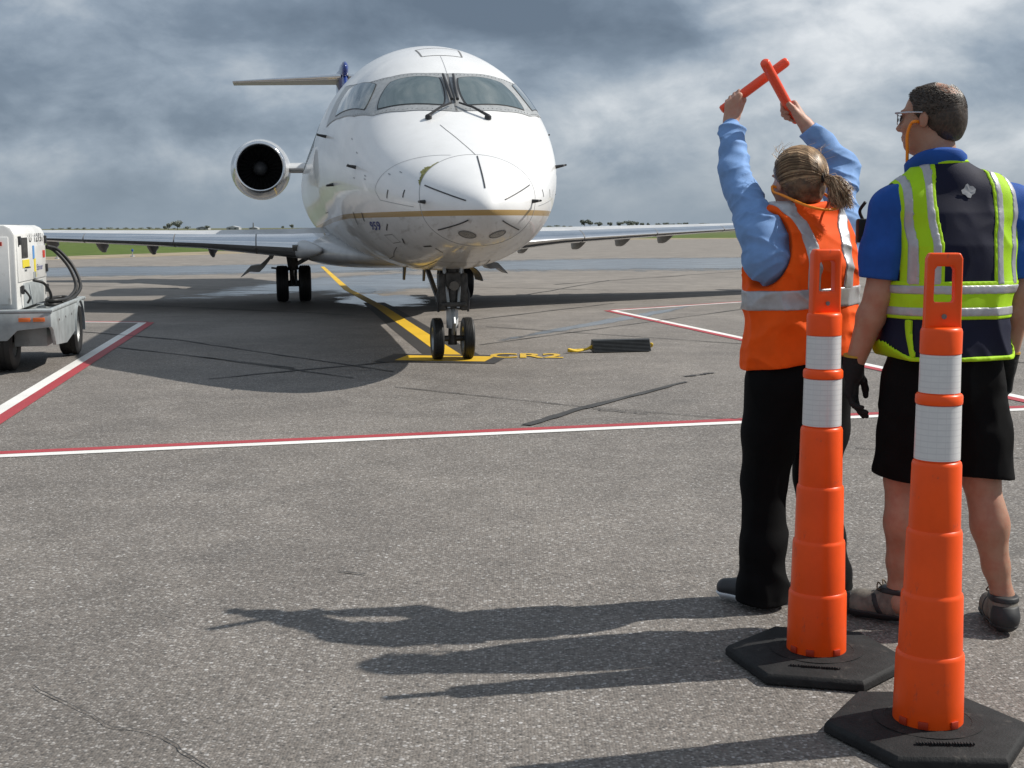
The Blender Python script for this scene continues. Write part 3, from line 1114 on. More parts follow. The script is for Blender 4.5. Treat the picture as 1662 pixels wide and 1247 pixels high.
# taxi light lenses under the nose
M_lens = mat('lamp_glass', (0.085, 0.08, 0.07), 0.10, spec=0.6, coat=1.0, var=0.2, vscale=30)
for sg in (1, -1):
    mb = MB()
    ring = []
    cs, cp = 0.275, 157.5
    n = 28
    for rad in (1.0, 0.72, 0.4, 0.05):
        ring.append([tuple(FP(cs + 0.062 * rad * math.sin(2 * math.pi * k / n), R(sg * (cp + 12.5 * rad * math.cos(2 * math.pi * k / n))), 0.004)) for k in range(n)])
    lens = mb.loft(ring, caps=False).build('taxi_light', M_lens, AIR, 179)
    ribbon('light_bezel', [(cs + 0.062 * math.sin(2 * math.pi * k / n), sg * (cp + 12.5 * math.cos(2 * math.pi * k / n))) for k in range(n)], 0.012, M_seam, 0.005, lens, closed=True)

# probes and vanes
def probe(s, p, L, r=0.012):
    e = empty('air_data_probe')
    e.parent = AIR
    a, b = FP(s, R(p), 0.0), FP(s, R(p), L)
    MB().tube([a, b], [r * 1.6, r], 8).build('mast', M_dark, e)
    f = np.array(b)
    MB().tube([f + [0.03, 0, 0], f - [0.11, 0, 0]], [r, r * 0.8], 8).build('tip', M_dark, e)


for s, p, L in ((1.95, 82, 0.085), (1.95, -82, 0.085), (3.9, 78, 0.10), (3.9, -78, 0.10), (0.47, 88, 0.06), (0.47, -88, 0.06), (3.2, 100, 0.07), (3.2, -105, 0.08)):
    probe(s, p, L)
# belly aerials
for s, y, h, t in ((5.2, 0.0, 0.20, 0.10), (6.6, 0.12, 0.24, 0.16), (7.9, -0.1, 0.12, 0.1)):
    MB().prism([(s - t, 0.93), (s + t, 0.93), (s + t * 1.6, 0.93 - h), (s + t * 0.7, 0.93 - h)], y - 0.012, y + 0.012, lambda a, b, c: (a, c, b)).build('blade_aerial', M_dark, AIR)

# cabin windows
for sg in (1, -1):
    for k in range(13):
        s = 7.0 + 0.78 * k
        patch('cabin_window', [(s + 0.13, 79 * sg), (s - 0.13, 79 * sg), (s - 0.13, 64 * sg), (s + 0.13, 64 * sg)], M_glass, 0.004, k=0.9, nu=8, nv=8)

# belly fairing
rings = []
for s in np.linspace(7.4, 17.6, 34):
    t = (s - 7.4) / 10.2
    e = max(1e-4, math.sin(math.pi * t)) ** 0.55
    hw, zb, zt = 0.25 + 1.28 * e, 0.93 - 0.21 * e, 1.0 + 0.42 * e
    rings.append([(s, hw * np.sign(math.cos(a)) * abs(math.cos(a)) ** 0.75, (zt + zb) / 2 + (zt - zb) / 2 * np.sign(math.sin(a)) * abs(math.sin(a)) ** 0.8) for a in np.linspace(0, 2 * math.pi, 40, endpoint=False)])
MB().loft(rings).build('belly_fairing', mat('belly_paint', (0.46, 0.465, 0.47), 0.3, coat=0.3, var=0.15, vscale=3), AIR, 179)


# wings
def airfoil(n=15):
    x = 0.5 * (1 - np.cos(np.linspace(0, math.pi, n)))
    yt = 5 * (0.2969 * np.sqrt(x) - 0.1260 * x - 0.3516 * x**2 + 0.2843 * x**3 - 0.1030 * x**4)
    cam_ = 0.018 * np.sin(math.pi * x) ** 1
    return x, yt, cam_


def foil_ring(y, sle, ch, t, z, tw, vert=False, part='all', lefrac=0.085):
    x, yt, cm_ = airfoil()
    k = int(np.searchsorted(x, lefrac))
    up = [(x[i], cm_[i] + yt[i] * t) for i in range(len(x))]
    lw = [(x[i], cm_[i] - yt[i] * t) for i in range(len(x))]
    if part == 'le':
        loop = up[k:0:-1] + lw[0:k + 1]
    elif part == 'rest':
        loop = up[k:] + lw[:k - 1:-1]
    else:
        loop = up[::-1] + lw[1:]
    out = []
    for a, b in loop:
        s = sle + a * ch
        h = b * ch - a * ch * math.tan(R(tw))
        out.append((s, y + h, z) if vert else (s, y, z + h))
    return out


WST = [(0.85, 9.85, 5.7, .11, 1.06, 0.6), (1.6, 10.35, 5.1, .095, 1.10, 0.5), (3.2, 11.4, 3.95, .075, 1.185, 0.2), (7.1, 13.35, 2.3, .062, 1.325, 0.0), (10.05, 14.85, 1.35, .065, 1.43, 0.0)]
WGL = [(10.05, 14.85, 1.35, .065, 1.43, 0.0), (10.30, 15.15, 1.15, .08, 1.54, 0), (10.42, 15.65, .85, .08, 2.0, 0), (10.52, 16.25, .5, .08, 2.6, 0)]
for sg in (1, -1):
    wing = empty('wing')
    wing.parent = AIR
    for nm, part, m in (('leading_edge', 'le', M_chrome), ('wing_panel', 'rest', M_wing)):
        MB().loft([foil_ring(y * sg, a, c, t, z, tw, part=part) for y, a, c, t, z, tw in WST], closed=(part == 'rest'), caps=(part == 'rest')).build(nm, m, wing, 50)
    # slat joints on the leading edge
    for y in (2.2, 3.6, 5.2, 6.8, 8.3):
        a = [np.interp(y, [q[0] for q in WST], [q[i] for q in WST]) for i in range(1, 6)]
        r1 = foil_ring(y * sg, a[0] - 0.004, a[1] * 1.003, a[2] * 1.02, a[3], a[4], part='le')
        r2 = foil_ring((y + 0.02) * sg, a[0] + 0.006, a[1] * 1.003, a[2] * 1.02, a[3] + 0.0006, a[4], part='le')
        MB().loft([r1, r2], closed=False, caps=False).build('slat_joint', M_seam, wing, 179)
    rg = []
    for y, a, c, t, z, tw in WGL:
        rg.append(foil_ring(y * sg, a, c, t, z, tw))
    # the winglet turns up: its upper sections stand on edge
    rg = [rg[0], rg[1]] + [[(p[0], q[0] * sg + (p[2] - q[4]), q[4]) for p in ring] for ring, q in zip(rg[2:], WGL[2:])]
    MB().loft(rg).build('winglet', M_wing, wing, 60)
    for y, fs, ln, dp in ((2.0, 14.6, 1.5, 0.32), (3.15, 14.3, 1.5, 0.30), (4.3, 14.3, 1.4, 0.27), (5.25, 14.4, 1.25, 0.25), (6.2, 14.6, 1.1, 0.23)):
        z = 1.12 + 0.036 * (y - 2)
        rg = []
        for t in np.linspace(0, 1, 9):
            w = 0.13 * (0.35 + 0.65 * math.sin(math.pi * min(1, t * 0.75 + 0.18)))
            zt_, zb_ = z + 0.06 - 0.10 * t, z - dp * (math.sin(math.pi * 0.5 * min(1, t * 1.25))) - 0.02
            rg.append([(fs + ln * t, y * sg + w * math.cos(q) * (1.0 if math.sin(q) > 0 else 0.55), (zt_ + zb_) / 2 + (zt_ - zb_) / 2 * math.sin(q)) for q in np.linspace(0, 2 * math.pi, 14, endpoint=False)])
        MB().loft(rg).build('flap_fairing', M_wingunder, wing, 60)
    # landing light window in the wing root
    MB().box((10.20, 1.45 * sg, 1.10), (0.05, 0.34, 0.10), Matrix.Rotation(R(-8), 3, 'Y')).build('landing_light', M_lens, wing, bevel=0.01)
    # root fillet
    rg = []
    for t in np.linspace(0.01, 0.99, 16):
        s = 9.1 + 3.2 * t
        r = 0.155 * math.sin(math.pi * t) ** 0.55
        rg.append([(s, sg * (1.18 + 0.30 * math.sin(math.pi * 0.5 * min(1, t * 1.6))) + r * 0.95 * math.cos(q), 1.07 + r * math.sin(q)) for q in np.linspace(0, 2 * math.pi, 20, endpoint=False)])
    MB().loft(rg).build('wing_root_fillet', M_wing, wing, 179)

# engines on the rear fuselage
for sg in (1, -1):
    eng = empty('engine')
    eng.parent = AIR
    EO = (17.2, 2.2 * sg, 2.72)
    MB().lathe([(0.470, 0.12), (0.478, 0.04), (0.500, 0.0), (0.528, 0.03), (0.552, 0.12)], 48, EO, 'X', caps=False).build('intake_lip', M_chrome, eng, 179, fix=False)
    MB().lathe([(0.552, 0.12), (0.600, 0.42), (0.645, 0.9), (0.668, 1.5), (0.655, 2.3), (0.58, 3.2), (0.50, 3.7), (0.46, 3.68), (0.42, 3.2)], 48, EO, 'X', caps=False).build('nacelle', mat('nacelle_paint', (0.56, 0.57, 0.58), 0.25, coat=0.5, var=0.10), eng, 60, fix=False)
    MB().lathe([(0.470, 0.12), (0.468, 0.35), (0.475, 0.95), (0.475, 1.0), (0.05, 1.0)], 40, EO, 'X', caps=False).build('intake_duct', mat('duct_grey', (0.012, 0.012, 0.013), 0.7), eng, 60, fix=False)
    MB().lathe([(0.001, 0.55), (0.07, 0.58), (0.15, 0.70), (0.18, 0.84)], 24, EO, 'X').build('spinner', mat('spinner_grey', (0.10, 0.10, 0.105), 0.5, 0.0), eng, 179)
    mb = MB()
    for k in range(28):
        a = 2 * math.pi * k / 28
        for q, (r0, r1) in enumerate(((0.16, 0.32), (0.32, 0.468))):
            vs = []
            for rr_ in (r0, r1):
                tw = 0.12 + 0.06 * (rr_ / 0.5)
                for d in (-1, 1):
                    vs.append((EO[0] + 0.78 + d * 0.03, EO[1] + rr_ * math.cos(a + d * tw * 0.5), EO[2] + rr_ * math.sin(a + d * tw * 0.5)))
            mb.add(vs, [(0, 1, 3, 2)])
    mb.build('fan', mat('fan_titanium', (0.016, 0.016, 0.017), 0.6, 0.0), eng, None, fix=False)
    MB().loft([foil_ring((1.05 + k * 0.55) * sg, 17.75 + 0.1 * k, 2.6 - 0.1 * k, 0.09, 2.72, 0) for k in range(2)]).build('pylon', M_wing, eng, 60)

# fin and tailplane
MB().loft([foil_ring(0, s, c, t, z, 0, vert=True) for z, s, c, t in ((3.25, 20.2, 5.2, .10), (4.2, 22.0, 4.1, .10), (5.35, 24.0, 2.9, .10), (5.62, 24.35, 2.6, .10))]).build('fin', M_blue_paint, AIR, 60)
rg = []
for s, r in ((23.75, 0.02), (23.85, 0.08), (24.05, 0.125), (24.6, 0.15), (25.6, 0.14), (26.6, 0.10), (27.0, 0.02)):
    rg.append([(s, r * 0.85 * math.cos(a), 5.60 + r * 1.6 * math.sin(a)) for a in np.linspace(0, 2 * math.pi, 20, endpoint=False)])
MB().loft(rg).build('fin_top_fairing', M_blue_paint, AIR, 179)
for sg in (1, -1):
    tp = empty('tailplane')
    tp.parent = AIR
    st = [(0.1, 24.2, 2.2, .085, 5.43, 0), (2.98, 25.5, 1.05, .06, 5.40, 0)]
    for nm, part, m in (('leading_edge', 'le', M_chrome), ('tailplane_panel', 'rest', mat('tailplane_grey', (0.30, 0.32, 0.34), 0.35))):
        MB().loft([foil_ring(y * sg, a, c, t, z, tw, part=part) for y, a, c, t, z, tw in st], closed=(part == 'rest'), caps=(part == 'rest')).build(nm, m, tp, 50)


# landing gear
def wheel(parent, c, r, w, name='wheel', n=36):
    e = empty(name)
    e.parent = parent
    e.location = c
    h = w / 2
    pr = [(r * 0.56, -h * 0.80), (r * 0.66, -h * 0.98), (r * 0.84, -h * 1.0), (r * 0.95, -h * 0.82)]
    for k in range(-2, 3):                            # tread ribs with grooves
        q = h * 0.30 * k
        pr += [(r * 0.985 - abs(k) * r * 0.006, q - h * 0.10), (r * 0.985 - abs(k) * r * 0.006, q + h * 0.10), (r * 0.96, q + h * 0.125), (r * 0.96, q + h * 0.175)]
    pr = pr[:-2] + [(r * 0.95, h * 0.82), (r * 0.84, h), (r * 0.66, h * 0.98), (r * 0.56, h * 0.80)]
    MB().lathe(pr, n, (0, 0, 0), 'Y', closed=True).build('tyre', M_rubber, e, 40)
    MB().lathe([(r * 0.02, -h * 0.55), (r * 0.2, -h * 0.6), (r * 0.22, -h * 0.45), (r * 0.46, -h * 0.40), (r * 0.54, -h * 0.84), (r * 0.58, -h * 0.84), (r * 0.58, h * 0.84), (r * 0.54, h * 0.84),
                (r * 0.46, h * 0.40), (r * 0.22, h * 0.45), (r * 0.2, h * 0.6), (r * 0.02, h * 0.55)], n, (0, 0, 0), 'Y').build('rim', M_steel, e, 35)
    return e


ng = empty('nose_gear')
ng.parent = AIR
ng.location = (2.5, 0, 0)
for sg in (1, -1):
    wheel(ng, (0, 0.165 * sg, 0.226), 0.229, 0.115)
MB().tube([(0, -0.16, 0.226), (0, 0.16, 0.226)], 0.032, 12).build('axle', M_geardark, ng)
MB().tube([(0.0, 0, 0.16), (-0.005, 0, 0.30), (-0.01, 0, 0.36)], [0.05, 0.045, 0.04], 14).build('strut_foot', M_geardark, ng)
MB().tube([(-0.01, 0, 0.34), (-0.02, 0, 0.56)], 0.064, 18).build('oleo', M_gearwhite, ng)
MB().tube([(-0.02, 0, 0.55), (-0.03, 0, 1.15)], 0.085, 18).build('strut', M_geardark, ng)
mb = MB()
mb.tube([(-0.09, 0.0, 0.28), (-0.17, 0.0, 0.40), (-0.08, 0, 0.55)], 0.022, 8)
mb.build('torque_link', M_steel, ng)
for sg in (1, -1):
    MB().box((-0.06, 0.115 * sg, 0.73), (0.14, 0.085, 0.40)).build('steering_actuator', M_geardark, ng, bevel=0.02)
    MB().tube([(0.02, 0.13 * sg, 0.60), (0.75, 0.20 * sg, 1.02)], 0.03, 8).build('drag_brace', M_geardark, ng)
    MB().tube([(-0.12, 0.05 * sg, 0.56), (-0.10, 0.09 * sg, 0.98)], 0.02, 8).build('hydraulic_line', M_steel, ng)
    MB().tube([(-0.10, 0.16 * sg, 0.52), (-0.13, 0.17 * sg, 0.7), (-0.08, 0.12 * sg, 0.9)], 0.014, 6).build('hose', M_dark, ng)
    if sg > 0:
        continue
    # the port bay door hangs open
    rg = []
    for t in np.linspace(0, 1, 8):
        rg.append([(x, sg * (0.25 + 0.10 * t + 0.02 * math.sin(3 * t)) + d, 0.985 - 0.15 * t ** 1.3) for d in (0, 0.018) for x in ((0.05, 0.55) if d == 0 else (0.55, 0.05))])
    MB().loft(rg).build('bay_door', M_geardark, ng, 40)
MB().box((-0.10, 0, 0.60), (0.10, 0.27, 0.05)).build('collar', M_geardark, ng, bevel=0.012)
MB().lathe([(0.05, 0), (0.055, 0.06), (0.03, 0.09)], 16, (-0.22, 0.0, 0.80), 'X').build('taxi_lamp', M_lens, ng)
MB().box((-0.1, 0, 0.86), (0.12, 0.16, 0.16)).build('steering_motor', M_geardark, ng, bevel=0.02)

for sg in (1, -1):
    mg = empty('main_gear')
    mg.parent = AIR
    mg.location = (14.2, 1.58 * sg, 0)
    for d in (1, -1):
        wheel(mg, (0, 0.215 * d, 0.352), 0.356, 0.235)
    MB().tube([(0, -0.2, 0.352), (0, 0.2, 0.352)], 0.06, 12).build('axle', M_geardark, mg)
    MB().tube([(0, 0, 0.30), (-0.03, 0, 0.70)], 0.075, 14).build('oleo', M_chrome, mg)
    MB().tube([(-0.03, 0, 0.62), (-0.12, 0.05 * sg, 1.25)], [0.10, 0.13], 14).build('strut', M_geardark, mg)
    MB().tube([(-0.05, -0.05 * sg, 0.72), (-0.1, -0.62 * sg, 1.02)], 0.04, 8).build('side_brace', M_steel, mg)
    MB().tube([(-0.10, 0.05 * sg, 0.70), (-0.22, 0.02 * sg, 0.52), (-0.10, 0, 0.34)], 0.025, 8).build('torque_link', M_geardark, mg)
    rg = []
    for t in np.linspace(0, 1, 9):
        y = 0.26 + 0.72 * t
        z = 1.08 - 0.42 * min(1, t * 2.1) ** 0.9 + 0.07 * math.sin(math.pi * t) - 0.14 * max(0, t - 0.75) / 0.25
        wd = 0.06 + 0.32 * min(1, t * 2.2)
        rg.append([(-wd, y * sg, z), (wd, y * sg, z), (wd, (y + 0.02) * sg, z - 0.03 - 0.11 * math.sin(math.pi * t)), (-wd, (y + 0.02) * sg, z - 0.03 - 0.11 * math.sin(math.pi * t))])
    MB().loft(rg).build('gear_door', M_wing, mg, 40)
    MB().tube([(-0.05, 0.08 * sg, 0.62), (-0.05, 0.42 * sg, 0.66)], 0.018, 6).build('door_link', M_dark, mg)

# ------------------------------------------------------------------ ground power cart at the left
M_cartwhite = mat('cart_white', (0.78, 0.78, 0.76), 0.35, coat=0.2, var=0.10, vscale=3, scuff=(0.45, 0.42, 0.37), sscale=(2.5, 2.5, 1.2))
M_cartgrey = mat('cart_grey', (0.34, 0.37, 0.38), 0.45, var=0.2, vscale=6, scuff=(0.14, 0.12, 0.10), sscale=(2.5, 2.5, 1.0))
M_hubgrey = mat('hub_grey', (0.30, 0.31, 0.31), 0.5, 0.3)
M_orange_refl = mat('orange_reflector', (0.80, 0.16, 0.02), 0.2, coat=0.6)
M_red_refl = mat('red_sticker', (0.55, 0.05, 0.03), 0.4)
M_yel = mat('yellow_sticker', (0.75, 0.62, 0.05), 0.5)
M_bluest = mat('blue_sticker', (0.10, 0.28, 0.60), 0.5)
M_dkblue = mat('navy_print', (0.05, 0.06, 0.25), 0.5)
M_ink = mat('black_print', (0.03, 0.03, 0.03), 0.5)
CA = R(11.0)
CART = empty('ground_power_cart', (-4.53, 12.72, 0), CA)   # local x: to the right side, y: towards the rear
tag(CART, 'white and grey ground power cart with black cables at the left edge', 'service cart')


def cbox(nm, x0, x1, y0, y1, z0, z1, m, parent=CART, bevel=0.0):
    return MB().box(((x0 + x1) / 2, (y0 + y1) / 2, (z0 + z1) / 2), (x1 - x0, y1 - y0, z1 - z0)).build(nm, m, parent, bevel=bevel)


# deck with a raised rim and a cut-away skirt
side = [(0, 0.60), (2.45, 0.60), (2.45, 0.44), (2.40, 0.40), (2.22, 0.52), (2.0, 0.55), (1.80, 0.50), (1.70, 0.30), (1.0, 0.22), (0.25, 0.26), (0.12, 0.42), (0, 0.46)]
MB().prism(side, -0.035, 0.0, lambda a, b, c: (c, a, b)).build('side_skirt', M_cartgrey, CART, bevel=0.008)
MB().prism(side, -1.60, -1.565, lambda a, b, c: (c, a, b)).build('side_skirt', M_cartgrey, CART, bevel=0.008)
cbox('deck', -1.56, -0.04, 0.03, 2.44, 0.52, 0.565, M_cartgrey)
MB().prism([(-1.6, 0.60), (0.0, 0.60), (0.0, 0.46), (-0.32, 0.43), (-0.42, 0.33), (-1.18, 0.33), (-1.28, 0.43), (-1.6, 0.46)], -0.03, 0.0, lambda a, b, c: (a, c, b)).build('front_skirt', M_cartgrey, CART, bevel=0.006)
for y0, y1, x0, x1 in ((-0.02, 0.02, -1.62, 0.02), (2.43, 2.47, -1.62, 0.02)):
    cbox('rim', x0, x1, y0 - 0.02, y1, 0.60, 0.635, M_cartgrey, bevel=0.012)
for x in (-0.02, -1.60):
    cbox('rim', x - 0.02, x + 0.03, 0.0, 2.45, 0.602, 0.637, M_cartgrey, bevel=0.012)
MB().prism([(-0.42, 0.40), (-0.1, 0.46), (-0.1, 0.24), (-0.42, 0.24)], 0.35, 0.9, lambda a, b, c: (a, c, b)).build('under_panel', M_cartgrey, CART, bevel=0.01)
cbox('chassis', -1.2, -0.45, 0.3, 2.2, 0.28, 0.50, M_black)
# housing
hs = empty('housing')
hs.parent = CART
HX0, HX1, HY0, HY1, HZ0, HZ1 = -1.45, -0.38, 0.42, 2.30, 0.60, 1.46
pr = [(HX0, HZ0), (HX1, HZ0), (HX1, HZ1 - 0.10), (HX1 - 0.035, HZ1 - 0.03), (HX1 - 0.10, HZ1), (HX0 + 0.1, HZ1), (HX0 + 0.035, HZ1 - 0.03), (HX0, HZ1 - 0.1)]
MB().prism(pr, HY0, HY1, lambda a, b, c: (a, c, b)).build('shell', M_cartwhite, hs, bevel=0.02)
cbox('lower_panel', HX1 - 0.3, HX1 + 0.004, HY0 + 0.35, HY1 - 0.25, 0.61, 0.86, M_cartgrey, hs, 0.006)
cbox('side_door', HX1 - 0.02, HX1 + 0.012, HY0 + 0.06, HY1 - 0.06, 0.88, HZ1 - 0.13, M_cartwhite, hs, 0.008)
cbox('front_panel', HX0 + 0.06, HX1 - 0.06, HY0 - 0.012, HY0 + 0.02, 0.66, HZ1 - 0.12, M_cartwhite, hs, 0.008)
for y, z in ((HY0 + 0.14, 1.30), (HY0 + 0.2, 0.80), (HY1 - 0.12, 1.30), (HY1 - 0.10, 0.98), (HY1 - 0.1, 0.75)):
    cbox('latch', HX1 + 0.010, HX1 + 0.035, y - 0.035, y + 0.035, z - 0.045, z + 0.045, M_dark, hs, 0.006)
e = HX1 + 0.0135
for nm, y0, y1, z0, z1, m in (('gauge_window', 0.70, 1.05, 1.12, 1.33, M_geardark), ('yellow_sticker', 0.72, 1.12, 1.02, 1.10, M_yel), ('blue_sticker', 1.36, 1.46, 1.10, 1.24, M_bluest),
                              ('yellow_strip', 1.42, 1.52, 0.90, 1.10, M_yel), ('red_sticker', 2.02, 2.16, 1.10, 1.18, M_red_refl), ('white_plate', 1.35, 1.5, 0.89, 0.96, M_cartgrey)):
    cbox(nm, e - 0.004, e + 0.004, y0, y1, z0, z1, m, hs)


def side_text(txt, size, y, z, m, nm):
    tv, tf = text_verts(txt, size)
    mb = MB()
    mb.add([(e + 0.003, y + v[0] * 1.9, z + v[1]) for v in tv], tf)
    mb.build(nm, m, hs, None, fix=False)


side_text('U  12751', 0.13, 1.62, 1.32, M_ink, 'fleet_number')
side_text('Stinar', 0.09, 1.78, 1.00, M_dkblue, 'maker_name')
cbox('front_marker', -0.92, -0.80, HY0 - 0.026, HY0 - 0.012, 1.25, 1.29, M_red_refl, hs)
cbox('front_marker', -0.60, -0.50, HY0 - 0.026, HY0 - 0.012, 1.25, 1.29, M_red_refl, hs)
MB().lathe([(0.05, 1.455), (0.05, 1.49), (0.04, 1.50), (0.04, 1.56), (0.02, 1.585), (0.001, 1.587)], 16, (-0.72, 0.75, 0)).build('beacon', M_orange_refl, CART)
for x0 in (-0.30, -0.165):
    cbox('reflector', x0, x0 + 0.11, -0.055, -0.041, 0.515, 0.555, M_orange_refl, CART, 0.003)
for y, x, in ((0.35, -0.50), (0.35, -1.10), (1.98, -0.10), (1.98, -1.5)):
    w = empty('wheel')
    w.parent = CART
    w.location = (x, y, 0.31)
    MB().lathe([(0.17, -0.085), (0.22, -0.1), (0.28, -0.098), (0.305, -0.08), (0.31, -0.03), (0.302, -0.025), (0.302, 0.025), (0.31, 0.03), (0.305, 0.08), (0.28, 0.098), (0.22, 0.1), (0.17, 0.085)], 28, (0, 0, 0), 'X', closed=True).build('tyre', M_rubber, w, 40)
    MB().lathe([(0.01, 0.05), (0.06, 0.06), (0.07, 0.03), (0.13, 0.02), (0.175, 0.085), (0.18, 0.085), (0.18, -0.085), (0.175, -0.085), (0.13, -0.04), (0.01, -0.04)], 24, (0, 0, 0), 'X').build('rim', M_hubgrey, w, 40)
MB().tube([(-1.1, 0.35, 0.31), (-0.5, 0.35, 0.31)], 0.04, 8).build('front_axle', M_black, CART)
MB().tube([(-1.5, 1.98, 0.31), (-0.1, 1.98, 0.31)], 0.04, 8).build('rear_axle', M_black, CART)
# fender over the rear wheel
rg = []
for a in np.linspace(-10, 190, 14):
    rg.append([(x, 1.98 + q * math.cos(R(a)), 0.31 + q * math.sin(R(a)) * 0.88) for q, x in ((0.36, 0.02), (0.36, -0.22), (0.345, -0.22), (0.345, 0.02))])
MB().loft(rg).build('fender', M_cartgrey, CART, 40)


def curve_pts(ctrl, n=10):
    out = []
    c = [Vector(q) for q in ctrl]
    c = [c[0] * 2 - c[1]] + c + [c[-1] * 2 - c[-2]]
    for i in range(1, len(c) - 2):
        for k in range(n):
            t = k / n
            p0, p1, p2, p3 = c[i - 1:i + 3]
            out.append(0.5 * ((2 * p1) + (-p0 + p2) * t + (2 * p0 - 5 * p1 + 4 * p2 - p3) * t * t + (-p0 + 3 * p1 - 3 * p2 + p3) * t ** 3))
    out.append(c[-2])
    return out


for dx, dy in ((0.0, 0.0), (0.045, 0.03)):
    MB().tube(curve_pts([(-0.40 + dx, 2.28, 1.22), (-0.30 + dx, 2.42 + dy, 1.17), (-0.15 + dx, 2.44 + dy, 0.98), (-0.06 + dx, 2.30 + dy, 0.76), (-0.10 + dx, 1.9 + dy, 0.64), (-0.16 + dx, 1.5, 0.62)]), 0.021, 8).build('power_cable', M_rubber, CART, 179)
for k in range(2):
    pts = [(-0.20 + 0.10 * math.cos(t) + 0.01 * k, 1.75 + 0.38 * math.sin(t), 0.60 + 0.045 * k) for t in np.linspace(0, 2 * math.pi, 26)]
    MB().tube(pts, 0.021, 8, cap=False).build('coiled_cable', M_rubber, CART, 179)
MB().tube(curve_pts([(-0.33, 1.1, 0.88), (-0.24, 1.2, 0.84), (-0.2, 1.35, 0.72), (-0.22, 1.4, 0.62)]), 0.016, 6).build('lead', M_rubber, CART, 179)
MB().tube(curve_pts([(-0.34, 0.62, 0.80), (-0.30, 0.66, 0.72), (-0.33, 0.70, 0.66)]), 0.012, 6).build('pull_cord', M_rubber, CART, 179)

for k in range(7):
    cbox('grille_slat', -1.30, -0.98, HY0 - 0.026, HY0 - 0.010, 0.74 + 0.05 * k, 0.76 + 0.05 * k, M_cartgrey, hs, 0.003)
cbox('roof_seam', HX0 + 0.08, HX1 - 0.10, HY0 + 0.92, HY0 + 0.935, HZ1 - 0.004, HZ1 + 0.004, M_seam, hs)
MB().tube([(HX1 + 0.01, HY0 + 0.42, 1.02), (HX1 + 0.045, HY0 + 0.42, 1.02), (HX1 + 0.045, HY0 + 0.56, 1.02), (HX1 + 0.01, HY0 + 0.56, 1.02)], 0.008, 6).build('door_handle', M_dark, hs, 50)
for yy_ in (0.5, 0.95, 1.4):
    MB().lathe([(0.012, 0), (0.012, 0.006), (0.001, 0.008)], 10, (0.0, yy_, 0.50), 'X').build('bolt', M_seam, CART)
cbox('tow_bracket', -0.88, -0.72, -0.30, -0.03, 0.36, 0.41, M_geardark, CART, 0.01)

# ------------------------------------------------------------------ wheel chock with its rope
CH = empty('wheel_chock', (1.24, 14.72, 0.0), R(11))
tag(CH, 'black ribbed rubber wheel chock with a yellow rope lying on the apron', 'chock')
M_chock = mat('chock_rubber', (0.028, 0.032, 0.036), 0.5, var=0.25, vscale=15)
poly = []
for k in range(9):                                   # ribbed front slope
    t = k / 9
    y, z = -0.10 + 0.075 * t, 0.004 + 0.135 * t
    poly += [(y, z), (y - 0.008, z + 0.006), (y + 0.0045, z + 0.012)]
poly += [(-0.02, 0.142), (0.02, 0.142)]
for k in range(9):
    t = 1 - k / 9
    y, z = 0.10 - 0.075 * t, 0.004 + 0.135 * t
    poly += [(y, z), (y + 0.008, z - 0.004)]
MB().prism(poly, -0.335, 0.335, lambda a, b, c: (c, a, b)).build('rubber_block', M_chock, CH, None)
M_rope = mat('yellow_rope', (0.75, 0.50, 0.03), 0.7, var=0.25, vscale=60, bump=0.6, bscale=150)
for dz in (0, 0.02):
    MB().tube(curve_pts([(-0.33, 0.0, 0.07 - dz), (-0.42, -0.01, 0.03), (-0.55, -0.06 - dz, 0.02), (-0.62, -0.04, 0.02 + dz), (-0.52, 0.03, 0.022), (-0.40, 0.02 + dz, 0.03)]), 0.013, 7).build('rope', M_rope, CH, 179)
MB().tube(curve_pts([(0.33, 0, 0.07), (0.37, -0.01, 0.08), (0.375, 0.01, 0.05), (0.335, 0.0, 0.05)]), 0.012, 7).build('rope_knot', M_rope, CH, 179)

# ------------------------------------------------------------------ traffic delineators
M_cone = mat('orange_plastic', (0.96, 0.092, 0.006), 0.36, spec=0.35, var=0.10, vscale=5, bump=0.2, bscale=25, scuff=(0.58, 0.075, 0.03), sscale=(7, 7, 3))
M_base = mat('recycled_rubber', (0.016, 0.016, 0.0165), 0.72, spec=0.3, var=0.35, vscale=22, bump=0.8, bscale=130, scuff=(0.055, 0.05, 0.045), sscale=(5, 5, 5))


def tape_material():
    m = bpy.data.materials.new('reflective_sleeve')
    m.use_nodes = True
    t = NT(m.node_tree)
    b = t.n('ShaderNodeBsdfPrincipled')
    o = t.n('ShaderNodeOutputMaterial')
    t.l(b.outputs[0], o.inputs[0])
    tc = t.n('ShaderNodeTexCoord')
    sep = t.n('ShaderNodeSeparateXYZ')
    t.l(tc.outputs['Object'], sep.inputs[0])
    ang = t.math('ARCTAN2', sep.outputs[1], sep.outputs[0])
    # honeycomb cells of the prismatic sheeting
    a = t.math('FRACT', t.math('MULTIPLY', ang, 2.6))
    zz = t.math('FRACT', t.math('MULTIPLY', sep.outputs[2], 62.0))
    edge = t.math('MINIMUM', t.math('MINIMUM', zz, t.math('SUBTRACT', 1.0, zz)), t.math('MULTIPLY', t.math('MINIMUM', a, t.math('SUBTRACT', 1.0, a)), 4.0))
    f = t.step(edge, 0.06, 0.14)
    nz = t.noise(tc.outputs['Object'], 40, 3, 0.5)
    t.l(t.mix(f, (0.645, 0.645, 0.655), t.mix(nz, (0.66, 0.66, 0.67), (0.78, 0.78, 0.78))), b.inputs['Base Color'])
    b.inputs['Roughness'].default_value = 0.28
    b.inputs['Metallic'].default_value = 0.15
    return m


M_tape = tape_material()


